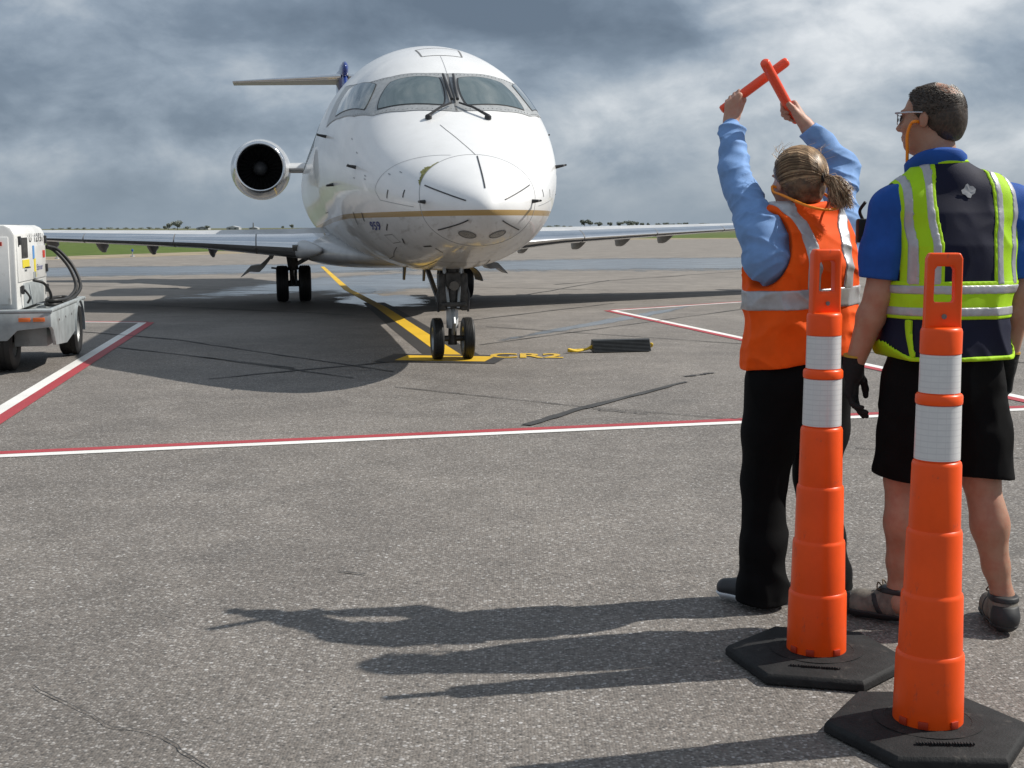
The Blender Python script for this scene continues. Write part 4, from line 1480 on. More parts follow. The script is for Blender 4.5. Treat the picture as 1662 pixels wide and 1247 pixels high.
def delineator(loc, hexrot, hexes, label, mark):
    D = empty('traffic_delineator', loc)
    tag(D, label, 'delineator', 'orange delineators behind the marshallers')
    r0 = 0.0955
    # stacked tiers, each tucked into the shoulder of the one below
    tiers = [(0.035, 0.245, r0, 0.0915), (0.245, 0.414, 0.0865, 0.0825), (0.414, 0.592, 0.0772, 0.0738), (0.592, 0.781, 0.069, 0.0655)]
    pr = [(0.0, 0.03), (r0 * 0.99, 0.03)]
    for z0, z1, ra, rb in tiers:
        pr += [(ra, z0 + 0.002), (rb + 0.0008, z1 - 0.012), (rb - 0.0012, z1 - 0.004), (rb - 0.005, z1)]
    pr += [(0.0580, 0.782), (0.0575, 0.936), (0.0618, 0.938), (0.0628, 0.944), (0.0623, 0.960), (0.0585, 0.965), (0.0532, 0.967), (0.0522, 1.073), (0.0552, 1.075), (0.0552, 1.134), (0.0527, 1.142), (0.046, 1.146), (0.0, 1.146)]
    MB().lathe(pr, 56).build('post', M_cone, D, 42)
    for z0, z1, ra, rb in ((0.785, 0.936, 0.0613, 0.0598), (0.968, 1.073, 0.0549, 0.0539)):
        MB().lathe([(ra - 0.004, z0), (ra, z0 + 0.001), (rb, z1 - 0.001), (rb - 0.004, z1)], 56).build('reflective_sleeve', M_tape, D, 50)
    # grip: flat loop with a rounded window
    bm = bmesh.new()
    out = [(-0.050, 1.130), (0.050, 1.130), (0.048, 1.16), (0.047, 1.330), (0.040, 1.345), (-0.040, 1.345), (-0.047, 1.330), (-0.048, 1.16)]
    inn = [(-0.025, 1.212), (0.025, 1.212), (0.027, 1.219), (0.026, 1.300), (0.020, 1.309), (-0.020, 1.309), (-0.026, 1.300), (-0.027, 1.219)]
    vo = [[bm.verts.new((x, y, z)) for x, z in out] for y in (-0.019, 0.019)]
    vi = [[bm.verts.new((x, y, z)) for x, z in inn] for y in (-0.019, 0.019)]
    n = 8
    for i in range(n):
        j = (i + 1) % n
        bm.faces.new((vo[0][i], vo[0][j], vi[0][j], vi[0][i]))
        bm.faces.new((vo[1][j], vo[1][i], vi[1][i], vi[1][j]))
        bm.faces.new((vo[0][j], vo[0][i], vo[1][i], vo[1][j]))
        bm.faces.new((vi[0][i], vi[0][j], vi[1][j], vi[1][i]))
    bmesh.ops.recalc_face_normals(bm, faces=bm.faces)
    es = [e_ for e_ in bm.edges if e_.calc_face_angle(0) > R(60)]
    bmesh.ops.bevel(bm, geom=es, offset=0.006, segments=3, profile=0.5, affect='EDGES')
    me = bpy.data.meshes.new('grip')
    bm.to_mesh(me)
    bm.free()
    link('grip', me, M_cone, D, 50).rotation_euler = (0, 0, R(mark))
    g = [q for q in COL.objects if q.parent == D and q.name.startswith('grip')][0]
    MB().lathe([(0.007, -0.004), (0.006, 0.001), (0.001, 0.002)], 12, (0.0, 0.0, 0.0), 'Y').build('rivet', M_seam, g, 50).location = (0, -0.0195, 1.175)
    # twist-lock slots near the foot
    for a in (-115, -62, -150):
        c, s = math.cos(R(a)), math.sin(R(a))
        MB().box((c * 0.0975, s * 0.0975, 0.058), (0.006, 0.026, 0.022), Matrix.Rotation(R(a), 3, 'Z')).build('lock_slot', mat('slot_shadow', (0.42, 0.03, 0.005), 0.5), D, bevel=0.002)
    # hexagonal base with sloped edges
    hb = empty('base')
    hb.parent = D
    hp = [(math.cos(R(hexrot + 60 * k)), math.sin(R(hexrot + 60 * k))) for k in range(6)]
    rg = [[(x * r_, y * r_, z) for x, y in hp] for r_, z in ((hexes, 0.0), (hexes, 0.022), (hexes - 0.010, 0.034), (0.150, 0.046))]
    mb = MB().loft(rg)
    mb.build('rubber_slab', M_base, hb, 20, bevel=0.004)
    MB().lathe([(0.150, 0.0465), (0.118, 0.0475), (0.112, 0.041), (0.10, 0.039)], 40).build('socket', M_base, hb, 30)
    # moulded maker strip, worn beyond reading
    rr_ = random.Random(3)
    mb = MB()
    a0 = R(hexrot + 60 * 4 + 30 + 0)
    for k in range(20):
        u = -0.075 + 0.15 * k / 19
        h = rr_.uniform(0.008, 0.018)
        p = Vector((math.cos(a0), math.sin(a0), 0)) * 0.178 + Vector((-math.sin(a0), math.cos(a0), 0)) * u
        mb.box((p.x, p.y, 0.0455), (h, rr_.uniform(0.002, 0.0055), 0.006), Matrix.Rotation(a0, 3, 'Z'))
    mb.build('moulded_strip', M_black, hb, None)
    return D


delineator((1.162, 3.49, 0), -3, 0.288, 'nearer orange delineator post on a black hexagonal rubber base, rightmost', -4)
delineator((0.992, 4.10, 0), -14, 0.295, 'farther orange delineator post on a black hexagonal base, beside the vest wearer in orange', 12)

# ------------------------------------------------------------------ figures: signed distance fields turned into one skin each
LAT = RNG.random((32, 32, 32)).astype(np.float32)


def vnoise(P, f):
    """smooth value noise, P (n,3), f scalar or 3-vector; about 0..1"""
    q = P * np.asarray(f, np.float32) + 100.0
    i = np.floor(q).astype(int)
    t = (q - i).astype(np.float32)
    t = t * t * (3 - 2 * t)
    i %= 32
    j = (i + 1) % 32
    r = 0
    for a in (0, 1):
        wa = t[:, 0] if a else 1 - t[:, 0]
        ia = j[:, 0] if a else i[:, 0]
        for b in (0, 1):
            wb = t[:, 1] if b else 1 - t[:, 1]
            ib = j[:, 1] if b else i[:, 1]
            for c in (0, 1):
                wc = t[:, 2] if c else 1 - t[:, 2]
                ic = j[:, 2] if c else i[:, 2]
                r = r + wa * wb * wc * LAT[ia, ib, ic]
    return r


def smin(a, b, k):
    h = np.maximum(k - np.abs(a - b), 0) / k
    return np.minimum(a, b) - h * h * k * 0.25


def smax(a, b, k):
    return -smin(-a, -b, k)


class SDF:
    def __init__(s, lo, hi, h):
        s.o = np.array(lo, np.float32)
        s.h = h
        n = np.ceil((np.array(hi) - np.array(lo)) / h).astype(int) + 1
        s.n = n
        s.D = np.full(n, 0.5, np.float32)
        s.ax = [s.o[i] + h * np.arange(n[i], dtype=np.float32) for i in range(3)]

    def like(s):
        c = SDF.__new__(SDF)
        c.o, c.h, c.n, c.ax = s.o, s.h, s.n, s.ax
        c.D = s.D.copy()
        return c

    def sub(s, lo, hi):
        a = [max(0, int((lo[i] - s.o[i]) / s.h)) for i in range(3)]
        b = [min(s.n[i], int((hi[i] - s.o[i]) / s.h) + 2) for i in range(3)]
        sl = tuple(slice(a[i], max(a[i], b[i])) for i in range(3))
        return sl, s.ax[0][sl[0]][:, None, None], s.ax[1][sl[1]][None, :, None], s.ax[2][sl[2]][None, None, :]

    def grid(s):
        return s.ax[0][:, None, None], s.ax[1][None, :, None], s.ax[2][None, None, :]

    def cone(s, a, b, ra, rb, k=0.02, pad=0.07, flat=1.0):
        a, b = np.array(a, np.float32), np.array(b, np.float32)
        r = max(ra, rb) + pad
        sl, x, y, z = s.sub(np.minimum(a, b) - r, np.maximum(a, b) + r)
        d = b - a
        L = float(d @ d) + 1e-9
        px, py, pz = x - a[0], y - a[1], z - a[2]
        t = np.clip((px * d[0] + py * d[1] + pz * d[2]) / L, 0, 1)
        e = np.sqrt((px - t * d[0]) ** 2 + (py - t * d[1]) ** 2 + (pz - t * d[2]) ** 2) - (ra + (rb - ra) * t)
        s.D[sl] = smin(s.D[sl], e, k)
        return s

    def chain(s, pts, rs, k=0.02, **kw):
        for i in range(len(pts) - 1):
            s.cone(pts[i], pts[i + 1], rs[i], rs[i + 1], k, **kw)
        return s

    def ell(s, c, r, M=None, k=0.03, sub=False, pad=0.07):
        c = np.array(c, np.float32)
        R_ = max(r) + pad
        sl, x, y, z = s.sub(c - R_, c + R_)
        px, py, pz = x - c[0], y - c[1], z - c[2]
        if M is not None:
            px, py, pz = [px * M[i][0] + py * M[i][1] + pz * M[i][2] for i in range(3)]
        k0 = np.sqrt((px / r[0]) ** 2 + (py / r[1]) ** 2 + (pz / r[2]) ** 2) + 1e-6
        k1 = np.sqrt((px / r[0] ** 2) ** 2 + (py / r[1] ** 2) ** 2 + (pz / r[2] ** 2) ** 2) + 1e-6
        e = k0 * (k0 - 1) / k1
        s.D[sl] = smax(s.D[sl], -e, k) if sub else smin(s.D[sl], e, k)
        return s

    def cut(s, e, k=0.004):
        """keep where e < 0"""
        s.D = smax(s.D, np.broadcast_to(e, s.D.shape).astype(np.float32), k)
        return s

    def displace(s, fn, band=0.035):
        m = np.abs(s.D) < band
        i = np.argwhere(m)
        P = s.o + i.astype(np.float32) * s.h
        s.D[m] -= fn(P).astype(np.float32)
        return s

    def mesh(s, name, smooth=2, keep=None):
        D = s.D
        ins = D < 0
        c = np.zeros([q - 1 for q in D.shape], np.uint8)
        for a in (0, 1):
            for b in (0, 1):
                for d in (0, 1):
                    c += ins[a:D.shape[0] - 1 + a, b:D.shape[1] - 1 + b, d:D.shape[2] - 1 + d]
        act = (c > 0) & (c < 8)
        idx = np.argwhere(act)
        num = np.full(c.shape, -1, np.int32)
        num[act] = np.arange(len(idx))
        acc = np.zeros((len(idx), 3), np.float64)
        cnt = np.zeros(len(idx))
        cor = [(a, b, d) for a in (0, 1) for b in (0, 1) for d in (0, 1)]
        for p in cor:
            for ax in range(3):
                if p[ax]:
                    continue
                q = list(p)
                q[ax] = 1
                d0 = D[idx[:, 0] + p[0], idx[:, 1] + p[1], idx[:, 2] + p[2]]
                d1 = D[idx[:, 0] + q[0], idx[:, 1] + q[1], idx[:, 2] + q[2]]
                m = (d0 < 0) != (d1 < 0)
                t = np.where(m, d0 / np.where(m, d0 - d1, 1), 0)
                pos = np.tile(np.array(p, float), (len(idx), 1))
                pos[:, ax] += t
                acc += pos * m[:, None]
                cnt += m
        V = s.o + (idx + acc / cnt[:, None]) * s.h
        F = []
        for ax in range(3):
            n = D.shape
            lo = [slice(None)] * 3
            hi = [slice(None)] * 3
            lo[ax], hi[ax] = slice(0, -1), slice(1, None)
            s0, s1 = ins[tuple(lo)], ins[tuple(hi)]
            e = np.argwhere(s0 != s1)
            u, v = (ax + 1) % 3, (ax + 2) % 3
            ok = (e[:, u] > 0) & (e[:, v] > 0) & (e[:, u] < n[u] - 1) & (e[:, v] < n[v] - 1)
            e = e[ok]
            f = s0[e[:, 0], e[:, 1], e[:, 2]]
            q = []
            for du, dv in ((-1, -1), (0, -1), (0, 0), (-1, 0)):
                g = e.copy()
                g[:, u] += du
                g[:, v] += dv
                q.append(num[g[:, 0], g[:, 1], g[:, 2]])
            q = np.stack(q, 1)
            q[~f] = q[~f][:, ::-1]
            F.append(q)
        F = np.concatenate(F)
        F = F[(F >= 0).all(1)]
        e = np.concatenate([F[:, [0, 1]], F[:, [1, 2]], F[:, [2, 3]], F[:, [3, 0]]])
        for it in range(smooth):
            nb = np.bincount(e[:, 0], minlength=len(V)) + 1e-9
            av = np.stack([np.bincount(e[:, 0], V[e[:, 1], k], len(V)) for k in range(3)], 1) / nb[:, None]
            V = V + 0.55 * (av - V) * (nb > 0.5)[:, None]
        me = bpy.data.meshes.new(name)
        me.vertices.add(len(V))
        me.vertices.foreach_set('co', V.astype(np.float32).ravel())
        me.loops.add(len(F) * 4)
        me.loops.foreach_set('vertex_index', F.astype(np.int32).ravel())
        me.polygons.add(len(F))
        me.polygons.foreach_set('loop_start', np.arange(0, len(F) * 4, 4, dtype=np.int32))
        me.update(calc_edges=True)
        me.validate()
        return me

    def build(s, name, m, parent, smooth=2):
        return link(name, s.mesh(name, smooth), m, parent, 179)


def yawm(a):
    """rows: right, forward, up axes of something turned a degrees to the left"""
    a = R(a)
    return np.array([[math.cos(a), math.sin(a), 0], [-math.sin(a), math.cos(a), 0], [0, 0, 1]], np.float32)


def nv(v):
    v = np.array(v, float)
    return v / np.linalg.norm(v)


def hand(F, w, u, v, n, curl, thumb='wrap', k=0.006, sc=1.0, spread=0.0, r=1.0):
    """w wrist, u towards the knuckles, v towards the thumb side, n the way the fingers curl"""
    w, u, v, n = np.array(w, float), nv(u), nv(v), nv(n)
    P = lambda a, b, c: w + (u * a + v * b + n * c) * sc
    F.chain([P(-0.01, 0, 0), P(0.02, 0.0, 0)], [0.027 * sc, 0.026 * sc], 0.012)
    for b0, b1 in ((0.020, 0.029), (0.006, 0.010), (-0.008, -0.010), (-0.019, -0.027)):
        F.cone(P(0.015, b0, 0.0), P(0.088, b1, 0.0), 0.0155 * sc, 0.0125 * sc * r, 0.012)
    F.cone(P(0.012, 0.022, 0.012), P(0.045, 0.036, 0.014), 0.017 * sc, 0.014 * sc, 0.012)
    for i, (b, L) in enumerate(((0.030, 0.044), (0.010, 0.048), (-0.010, 0.045), (-0.028, 0.036))):
        p = P(0.086, b, 0.0)
        ang = 0
        rr_ = (0.0098, 0.0100, 0.0096, 0.0086)[i] * sc * r
        for j, (a, l) in enumerate(zip(curl[i] if isinstance(curl[0], (list, tuple)) else curl, (L, L * 0.64, L * 0.5))):
            ang += R(a)
            q = p + (u * math.cos(ang) + n * math.sin(ang) + v * spread * (1.5 - i)) * l * sc
            F.cone(p, q, rr_ * (1 - 0.07 * j), rr_ * (0.95 - 0.09 * j), k)
            p = q
    if thumb == 'wrap':
        T = [P(0.03, 0.036, 0.012), P(0.060, 0.054, 0.024), P(0.082, 0.046, 0.043), P(0.096, 0.030, 0.052)]
    elif thumb == 'along':
        T = [P(0.03, 0.036, 0.010), P(0.058, 0.056, 0.016), P(0.078, 0.072, 0.024), P(0.088, 0.092, 0.028)]
    else:
        T = [P(0.025, 0.034, 0.008), P(0.052, 0.056, 0.018), P(0.080, 0.064, 0.024), P(0.104, 0.062, 0.028)]
    F.chain(T, [0.0145 * sc, 0.0118 * sc * r, 0.0108 * sc * r, 0.0088 * sc * r], k)


def head(F, c, yaw, w=0.076, ln=0.098, fem=False):
    M = yawm(yaw)
    def Q(x, y, z):
        return np.array(c) + M[0] * x + M[1] * y + M[2] * z
    F.ell(Q(0, -0.014, 0.030), (w, ln, 0.090), M, 0.02)
    F.ell(Q(0, 0.030, -0.030), (w * 0.83, 0.066, 0.082), M, 0.03)
    F.ell(Q(0, 0.052, -0.088), (w * 0.46, 0.036, 0.026), M, 0.03)      # chin
    F.cone(Q(0, 0.086, 0.012), Q(0, 0.112, -0.026), 0.008, 0.012, 0.014)   # nose
    for sx in (-1, 1):
        F.ell(Q(sx * 0.011, 0.101, -0.030), (0.009, 0.011, 0.008), M, 0.008)
        F.ell(Q(sx * 0.033, 0.090, 0.012), (0.019, 0.014, 0.011), M, 0.012, sub=True)
        F.ell(Q(sx * 0.032, 0.076, 0.011), (0.013, 0.013, 0.012), M, 0.004)       # eyeball under lid
        F.ell(Q(sx * 0.034, 0.084, 0.028), (0.022, 0.009, 0.007), M, 0.012)       # brow
        F.ell(Q(sx * 0.045, 0.062, -0.022), (0.020, 0.020, 0.018), M, 0.025)      # cheek
        F.ell(Q(sx * (w + 0.004), -0.006, -0.008), (0.008, 0.017, 0.029), M, 0.006)   # ear
        F.ell(Q(sx * (w + 0.013), -0.002, -0.006), (0.006, 0.010, 0.018), M, 0.004, sub=True)
    F.ell(Q(0, 0.093, -0.056), (0.024, 0.008, 0.006), M, 0.006)
    F.ell(Q(0, 0.091, -0.066), (0.021, 0.009, 0.007), M, 0.006)
    F.ell(Q(0, 0.102, -0.0607), (0.022, 0.006, 0.0018), M, 0.003, sub=True)
    return Q, M


def skin_material(name, col, red=0.35):
    m = bpy.data.materials.new(name)
    m.use_nodes = True
    t = NT(m.node_tree)
    b = t.n('ShaderNodeBsdfPrincipled')
    o = t.n('ShaderNodeOutputMaterial')
    t.l(b.outputs[0], o.inputs[0])
    tc = t.n('ShaderNodeTexCoord')
    n1 = t.noise(tc.outputs['Object'], 22, 5, 0.6)
    n2 = t.noise(tc.outputs['Object'], 160, 3, 0.6)
    c = t.mix(t.step(n1, 0.35, 0.7), col, (col[0] * 0.92, col[1] * 0.74, col[2] * 0.70))
    n0 = t.noise(tc.outputs['Object'], 6, 4, 0.6)
    c = t.mix(t.math('MULTIPLY', t.step(n0, 0.45, 0.7), 0.35), c, (col[0] * 0.78, col[1] * 0.62, col[2] * 0.58))
    c = t.mix(t.math('MULTIPLY', t.step(n2, 0.60, 0.72), 0.30), c, tuple(q * 0.6 for q in col))
    t.l(c, b.inputs['Base Color'])
    b.inputs['Roughness'].default_value = 0.55
    b.inputs['Subsurface Weight'].default_value = 0.12
    b.inputs['Subsurface Radius'].default_value = (0.012, 0.004, 0.002)
    b.inputs['Subsurface Scale'].default_value = 0.6
    bn = t.n('ShaderNodeBump')
    bn.inputs['Strength'].default_value = 0.15
    bn.inputs['Distance'].default_value = 0.001
    t.l(n2, bn.inputs['Height'])
    t.l(bn.outputs[0], b.inputs['Normal'])
    return m


def cloth(name, col, rough=0.75, weave=700, var=0.12, bump=0.35, sheen=0.0):
    m = mat(name, col, rough, spec=0.25, var=var, vscale=14, bump=bump, bscale=weave, sheen=sheen)
    return m


M_skinw = skin_material('skin_pale', (0.52, 0.30, 0.215))
M_skinm = skin_material('skin_tanned', (0.43, 0.245, 0.165))
M_shirt = cloth('light_blue_cotton', (0.195, 0.345, 0.64))
M_orangevest = cloth('orange_mesh_vest', (0.97, 0.105, 0.003), 0.75, 900, 0.08)
M_pants = mat('black_trouser', (0.0045, 0.0045, 0.005), 0.85, spec=0.12, var=0.2, vscale=14, bump=0.3, bscale=700)
M_silver = mat('silver_tape', (0.44, 0.44, 0.46), 0.38, 0.35, var=0.12, vscale=30, bump=0.2, bscale=500)
M_polo = cloth('royal_blue_polo', (0.016, 0.085, 0.36))
M_navy = cloth('navy_vest_mesh', (0.0055, 0.007, 0.026), 0.7, 500)
M_lime = cloth('lime_panel', (0.42, 0.72, 0.012), 0.65, 700, 0.06)
M_shorts = mat('black_shorts', (0.0045, 0.0045, 0.005), 0.85, spec=0.12, var=0.2, vscale=14, bump=0.3, bscale=700)
M_glove = mat('black_knit_glove', (0.007, 0.007, 0.0075), 0.85, var=0.3, vscale=60, bump=0.8, bscale=260)
M_band = mat('orange_earplug_band', (0.95, 0.28, 0.01), 0.35)
M_wand = mat('orange_wand_plastic', (1.0, 0.10, 0.038), 0.35, spec=0.4, coat=0.1)
M_lenses = mat('dark_lens', (0.02, 0.02, 0.025), 0.05, coat=1.0)


def hair_material(name, lo, hi, scale=(60, 60, 8)):
    m = bpy.data.materials.new(name)
    m.use_nodes = True
    t = NT(m.node_tree)
    b = t.n('ShaderNodeBsdfPrincipled')
    o = t.n('ShaderNodeOutputMaterial')
    t.l(b.outputs[0], o.inputs[0])
    tc = t.n('ShaderNodeTexCoord')
    mp = t.n('ShaderNodeMapping')
    mp.inputs['Scale'].default_value = scale
    t.l(tc.outputs['Object'], mp.inputs[0])
    n1 = t.noise(mp.outputs[0], 4.0, 5, 0.65)
    t.l(t.mix(t.step(n1, 0.36, 0.66), lo, hi), b.inputs['Base Color'])
    b.inputs['Roughness'].default_value = 0.45
    bn = t.n('ShaderNodeBump')
    bn.inputs['Strength'].default_value = 0.5
    bn.inputs['Distance'].default_value = 0.003
    t.l(n1, bn.inputs['Height'])
    t.l(bn.outputs[0], b.inputs['Normal'])
    return m


M_hairw = hair_material('brown_hair', (0.07, 0.042, 0.024), (0.19, 0.115, 0.066), (9, 9, 9))
M_hairw2 = mat('blonde_streaks', (0.56, 0.39, 0.235), 0.38, var=0.4, vscale=30)
M_hairw3 = mat('brown_strands', (0.20, 0.122, 0.07), 0.4, var=0.4, vscale=30)
M_hairm = hair_material('short_brown_hair', (0.026, 0.017, 0.011), (0.066, 0.043, 0.028), (22, 22, 22))


def wrinkle(P, f, amp, p=1.6, seed=0.0, warp=0.35):
    q = P + seed
    wv = (vnoise(q + 3.1, np.asarray(f) * 0.6) - 0.5)[:, None] * warp / np.asarray(f, np.float32)
    n = vnoise(q + wv, f)
    r_ = 1 - np.abs(2 * n - 1)
    return amp * (r_ ** p - 0.45)


# ---------------- the marshaller in the orange vest
def marshaller():
    W = empty('person', (1.05, 4.78, 0))
    tag(W, 'person in orange safety vest and blue shirt, arms raised, seen from behind', 'person', None)
    M = yawm(28)
    B = lambda u, v, z: M[0] * u + M[1] * v + np.array([0.012, 0, z])
    SL, SR = B(-0.185, -0.005, 1.385), B(0.185, 0.0, 1.40)
    EL, ER = np.array([-0.2025, 0.15, 1.596]), np.array([0.227, 0.28, 1.634])
    WL, WR = np.array([-0.197, 0.315, 1.815]), np.array([0.096, 0.295, 1.793])
    HC = np.array([0.000, 0.025, 1.575])
    F = SDF((-0.33, -0.25, 0.80), (0.38, 0.50, 1.99), 0.0043)
    F.ell(B(0, -0.01, 0.95), (0.165, 0.115, 0.14), M, 0.05).ell(B(0, 0, 1.10), (0.14, 0.10, 0.14), M, 0.06).ell(B(0, 0.0, 1.25), (0.155, 0.105, 0.17), M, 0.06)
    F.cone(B(-0.11, 0, 1.375), B(0.11, 0, 1.385), 0.06, 0.06, 0.05)
    F.chain([SL, EL, WL], [0.050, 0.039, 0.027], 0.03).chain([SR, ER, WR], [0.050, 0.039, 0.027], 0.03)
    F.cone(np.array([0.01, 0.005, 1.38]), HC + [0.005, -0.02, -0.06], 0.062, 0.050, 0.04)
    Q, MH = head(F, HC, 22, 0.077, 0.098, True)
    w1 = nv((0.248, 0, 0.182))
    uL = nv((0.10, 0.08, 1.0))
    nL = nv(np.cross(w1, uL))
    nL = nL if nL[1] > 0 else -nL
    hand(F, WL, uL, w1, nL, (58, 92, 72), 'wrap')
    w2 = nv((-0.50, -0.60, 0.60))
    uR = nv((-0.45, 0.22, 0.86))
    nR = nv(np.cross(w2, uR))
    nR = nR if nR[0] < 0 else -nR
    hand(F, WR, uR, w2, nR, (58, 92, 72), 'along')
    F.build('body', M_skinw, W, 1)
    # shirt: torso and long sleeves
    S = SDF((-0.33, -0.27, 0.84), (0.38, 0.44, 1.86), 0.0046)
    S.ell(B(0, -0.01, 0.98), (0.180, 0.130, 0.15), M, 0.05).ell(B(0, 0, 1.12), (0.165, 0.125, 0.15), M, 0.06).ell(B(0, 0.0, 1.26), (0.178, 0.125, 0.17), M, 0.06)
    S.cone(B(-0.12, 0, 1.375), B(0.12, 0, 1.385), 0.072, 0.072, 0.05)
    for A, E, Wr in ((SL, EL, WL), (SR, ER, WR)):
        S.chain([A + (A - E) * 0.12 - [0, 0, 0.06], A, E, E + (Wr - E) * 0.55], [0.085, 0.074, 0.057, 0.050], 0.035)
        S.cone(E + (Wr - E) * 0.5, E + (Wr - E) * 0.80, 0.050, 0.048, 0.01)
        S.cone(E + (Wr - E) * 0.78, E + (Wr - E) * 1.02, 0.0405, 0.0385, 0.008)
    S.displace(lambda P: wrinkle(P @ np.array([[1, 0, .35], [0, 1, .2], [-.35, 0, 1]], np.float32), (6, 6, 17), 0.015, 3.2) * np.clip((P[:, 2] - 1.15) * 4, 0.25, 1) + wrinkle(P @ np.array([[1, 0, -.5], [0, 1, .3], [.5, 0, 1]], np.float32), (9, 9, 27), 0.007, 3.0, 1.7))
    for E, Wr in ((EL, WL), (ER, WR)):
        d = nv(Wr - E)
        x, y, z = S.grid()
        c = E + (Wr - E) * 0.985
        e = (x - c[0]) * d[0] + (y - c[1]) * d[1] + (z - c[2]) * d[2]
        near = np.sqrt((x - c[0]) ** 2 + (y - c[1]) ** 2 + (z - c[2]) ** 2) - 0.13
        S.cut(np.where(near < 0, e, -1.0))
    S.build('shirt', M_shirt, W, 1)
    # vest
    V = SDF((-0.32, -0.27, 0.84), (0.36, 0.28, 1.53), 0.0055)
    x, y, z = V.grid()
    u = (x - 0.012) * M[0][0] + y * M[0][1]
    v = (x - 0.012) * M[1][0] + y * M[1][1]
    zz = np.clip((z - 0.86) / 0.60, 0, 1)
    ru = np.interp(zz, [0, 0.35, 0.7, 0.88, 1.0], [0.226, 0.214, 0.214, 0.195, 0.145])
    rv = np.interp(zz, [0, 0.35, 0.7, 0.88, 1.0], [0.178, 0.164, 0.160, 0.128, 0.085])
    n_ = 2.4
    V.D = (((np.abs(u / ru) ** n_ + np.abs((v + 0.004) / rv) ** n_) ** (1 / n_) - 1) * rv * 0.95).astype(np.float32)
    V.cone(B(-0.11, -0.005, 1.393), B(0.11, 0, 1.403), 0.076, 0.076, 0.05)
    V.cut(np.broadcast_to(z - 1.50, V.D.shape), 0.03)
    V.displace(lambda P: wrinkle(P, (7, 7, 4.5), 0.016, 2.4, 0.6, 0.8) + wrinkle(P @ np.array([[1, 0, .6], [0, 1, 0], [-.6, 0, 1]], np.float32), (8, 8, 13), 0.010, 2.6, 2.2), 0.06)
    V.ell(B(-0.215, -0.03, 1.345), (0.105, 0.125, 0.150), M, 0.012, sub=True)
    V.ell(B(0.235, 0.03, 1.36), (0.10, 0.12, 0.14), M, 0.012, sub=True)
    V.ell(HC + [0.008, 0.02, -0.085], (0.075, 0.085, 0.075), None, 0.01, sub=True)
    V.cut(np.broadcast_to(0.925 + 0.16 * x - z, V.D.shape), 0.006)
    T = V.like()
    V.build('vest', M_orangevest, W, 2)
    belt = np.abs(z - 1.157 - 0.04 * x) - 0.036
    T2 = T.like()
    T2.D = T2.D - 0.004
    T2.cut(belt, 0.002).build('belt_tape', M_silver, W, 1)
    for sg in (-1, 1):
        c = np.interp(np.clip(z, 1.1, 1.5), [1.1, 1.34, 1.42, 1.47], [0.078, 0.080, 0.098, 0.125])
        T3 = T.like()
        T3.D = T3.D - 0.0038
        T3.cut(np.abs(u - (0.012 + sg * c)) - 0.026, 0.002).cut(np.broadcast_to(1.19 - z, V.D.shape), 0.002).build('shoulder_tape', M_silver, W, 1)
    # trousers
    P_ = SDF((-0.33, -0.27, 0.0), (0.40, 0.36, 1.02), 0.006)
    P_.ell(B(0, -0.012, 0.90), (0.195, 0.150, 0.15), M, 0.05).ell(B(0, -0.045, 0.84), (0.185, 0.130, 0.11), M, 0.05)
    KL, AL = np.array([-0.108, -0.02, 0.47]), np.array([-0.112, -0.045, 0.0])
    KR, AR = np.array([0.115, 0.085, 0.47]), np.array([0.165, 0.125, 0.0])
    for hp, kn, an in ((B(-0.098, -0.01, 0.84), KL, AL), (B(0.098, -0.01, 0.84), KR, AR)):
        P_.chain([hp, hp * 0.5 + kn * 0.5, kn, kn * 0.5 + an * 0.5 + [0, -0.012, 0], an + [0, 0, 0.06], an + [0, 0, 0.0]], [0.125, 0.108, 0.086, 0.083, 0.090, 0.098], 0.03)
    P_.displace(lambda P: wrinkle(P, (8, 8, 4), 0.014, 2.2, 0.3) * np.clip(1.2 - P[:, 2], 0.3, 1) + wrinkle(P, (12, 12, 22), 0.008, 1.4, 4.0) * np.clip(1 - P[:, 2] * 3.5, 0, 1))
    x, y, z = P_.grid()
    P_.cut(0.016 + 0.02 * (np.sin(x * 20) * 0.2) - z, 0.006)
    P_.build('trousers', M_pants, W, 2)
    # shoes
    M_shoe = mat('black_trainer', (0.025, 0.025, 0.028), 0.5, var=0.2)
    M_solew = mat('white_sole', (0.72, 0.74, 0.77), 0.5, var=0.1, vscale=20)
    for an, d in ((AL, nv((-0.80, 0.55, 0))), (AR, nv((-0.45, 0.9, 0)))):
        X = SDF(an - [0.26, 0.26, 0.02], an + [0.26, 0.30, 0.15], 0.005)
        X.chain([an - d * 0.05 + [0, 0, 0.055], an + d * 0.06 + [0, 0, 0.055], an + d * 0.150 + [0, 0, 0.046]], [0.042, 0.044, 0.036], 0.03)
        xx, yy, zz_ = X.grid()
        sole = X.like()
        X.cut(np.broadcast_to(0.030 - zz_, X.D.shape), 0.003)
        sh = X.build('shoe', M_shoe, W, 2)
        sole.D = sole.D - 0.005
        sole.cut(np.broadcast_to(np.maximum(zz_ - 0.034, 0.004 - zz_), sole.D.shape), 0.003)
        sole.build('sole', M_solew, sh, 1)
    # hair: cap, strands drawn back to the tie, tail
    Hh = SDF(HC - [0.13, 0.15, 0.14], HC + [0.13, 0.14, 0.14], 0.004)
    Hh.ell(Q(0, -0.018, 0.030), (0.090, 0.112, 0.101), MH, 0.02).ell(Q(0, -0.055, -0.025), (0.070, 0.062, 0.075), MH, 0.03)
    x, y, z = Hh.grid()
    hx, hy, hz = [(x - HC[0]) * MH[i][0] + (y - HC[1]) * MH[i][1] + (z - HC[2]) * MH[i][2] for i in range(3)]
    Hh.cut(hy - np.interp(hz, [-0.10, -0.04, -0.01, 0.03, 0.07, 0.12], [-0.055, -0.035, -0.012, 0.030, 0.068, 0.095]), 0.006)
    Hh.cut(-0.082 - hz, 0.01)
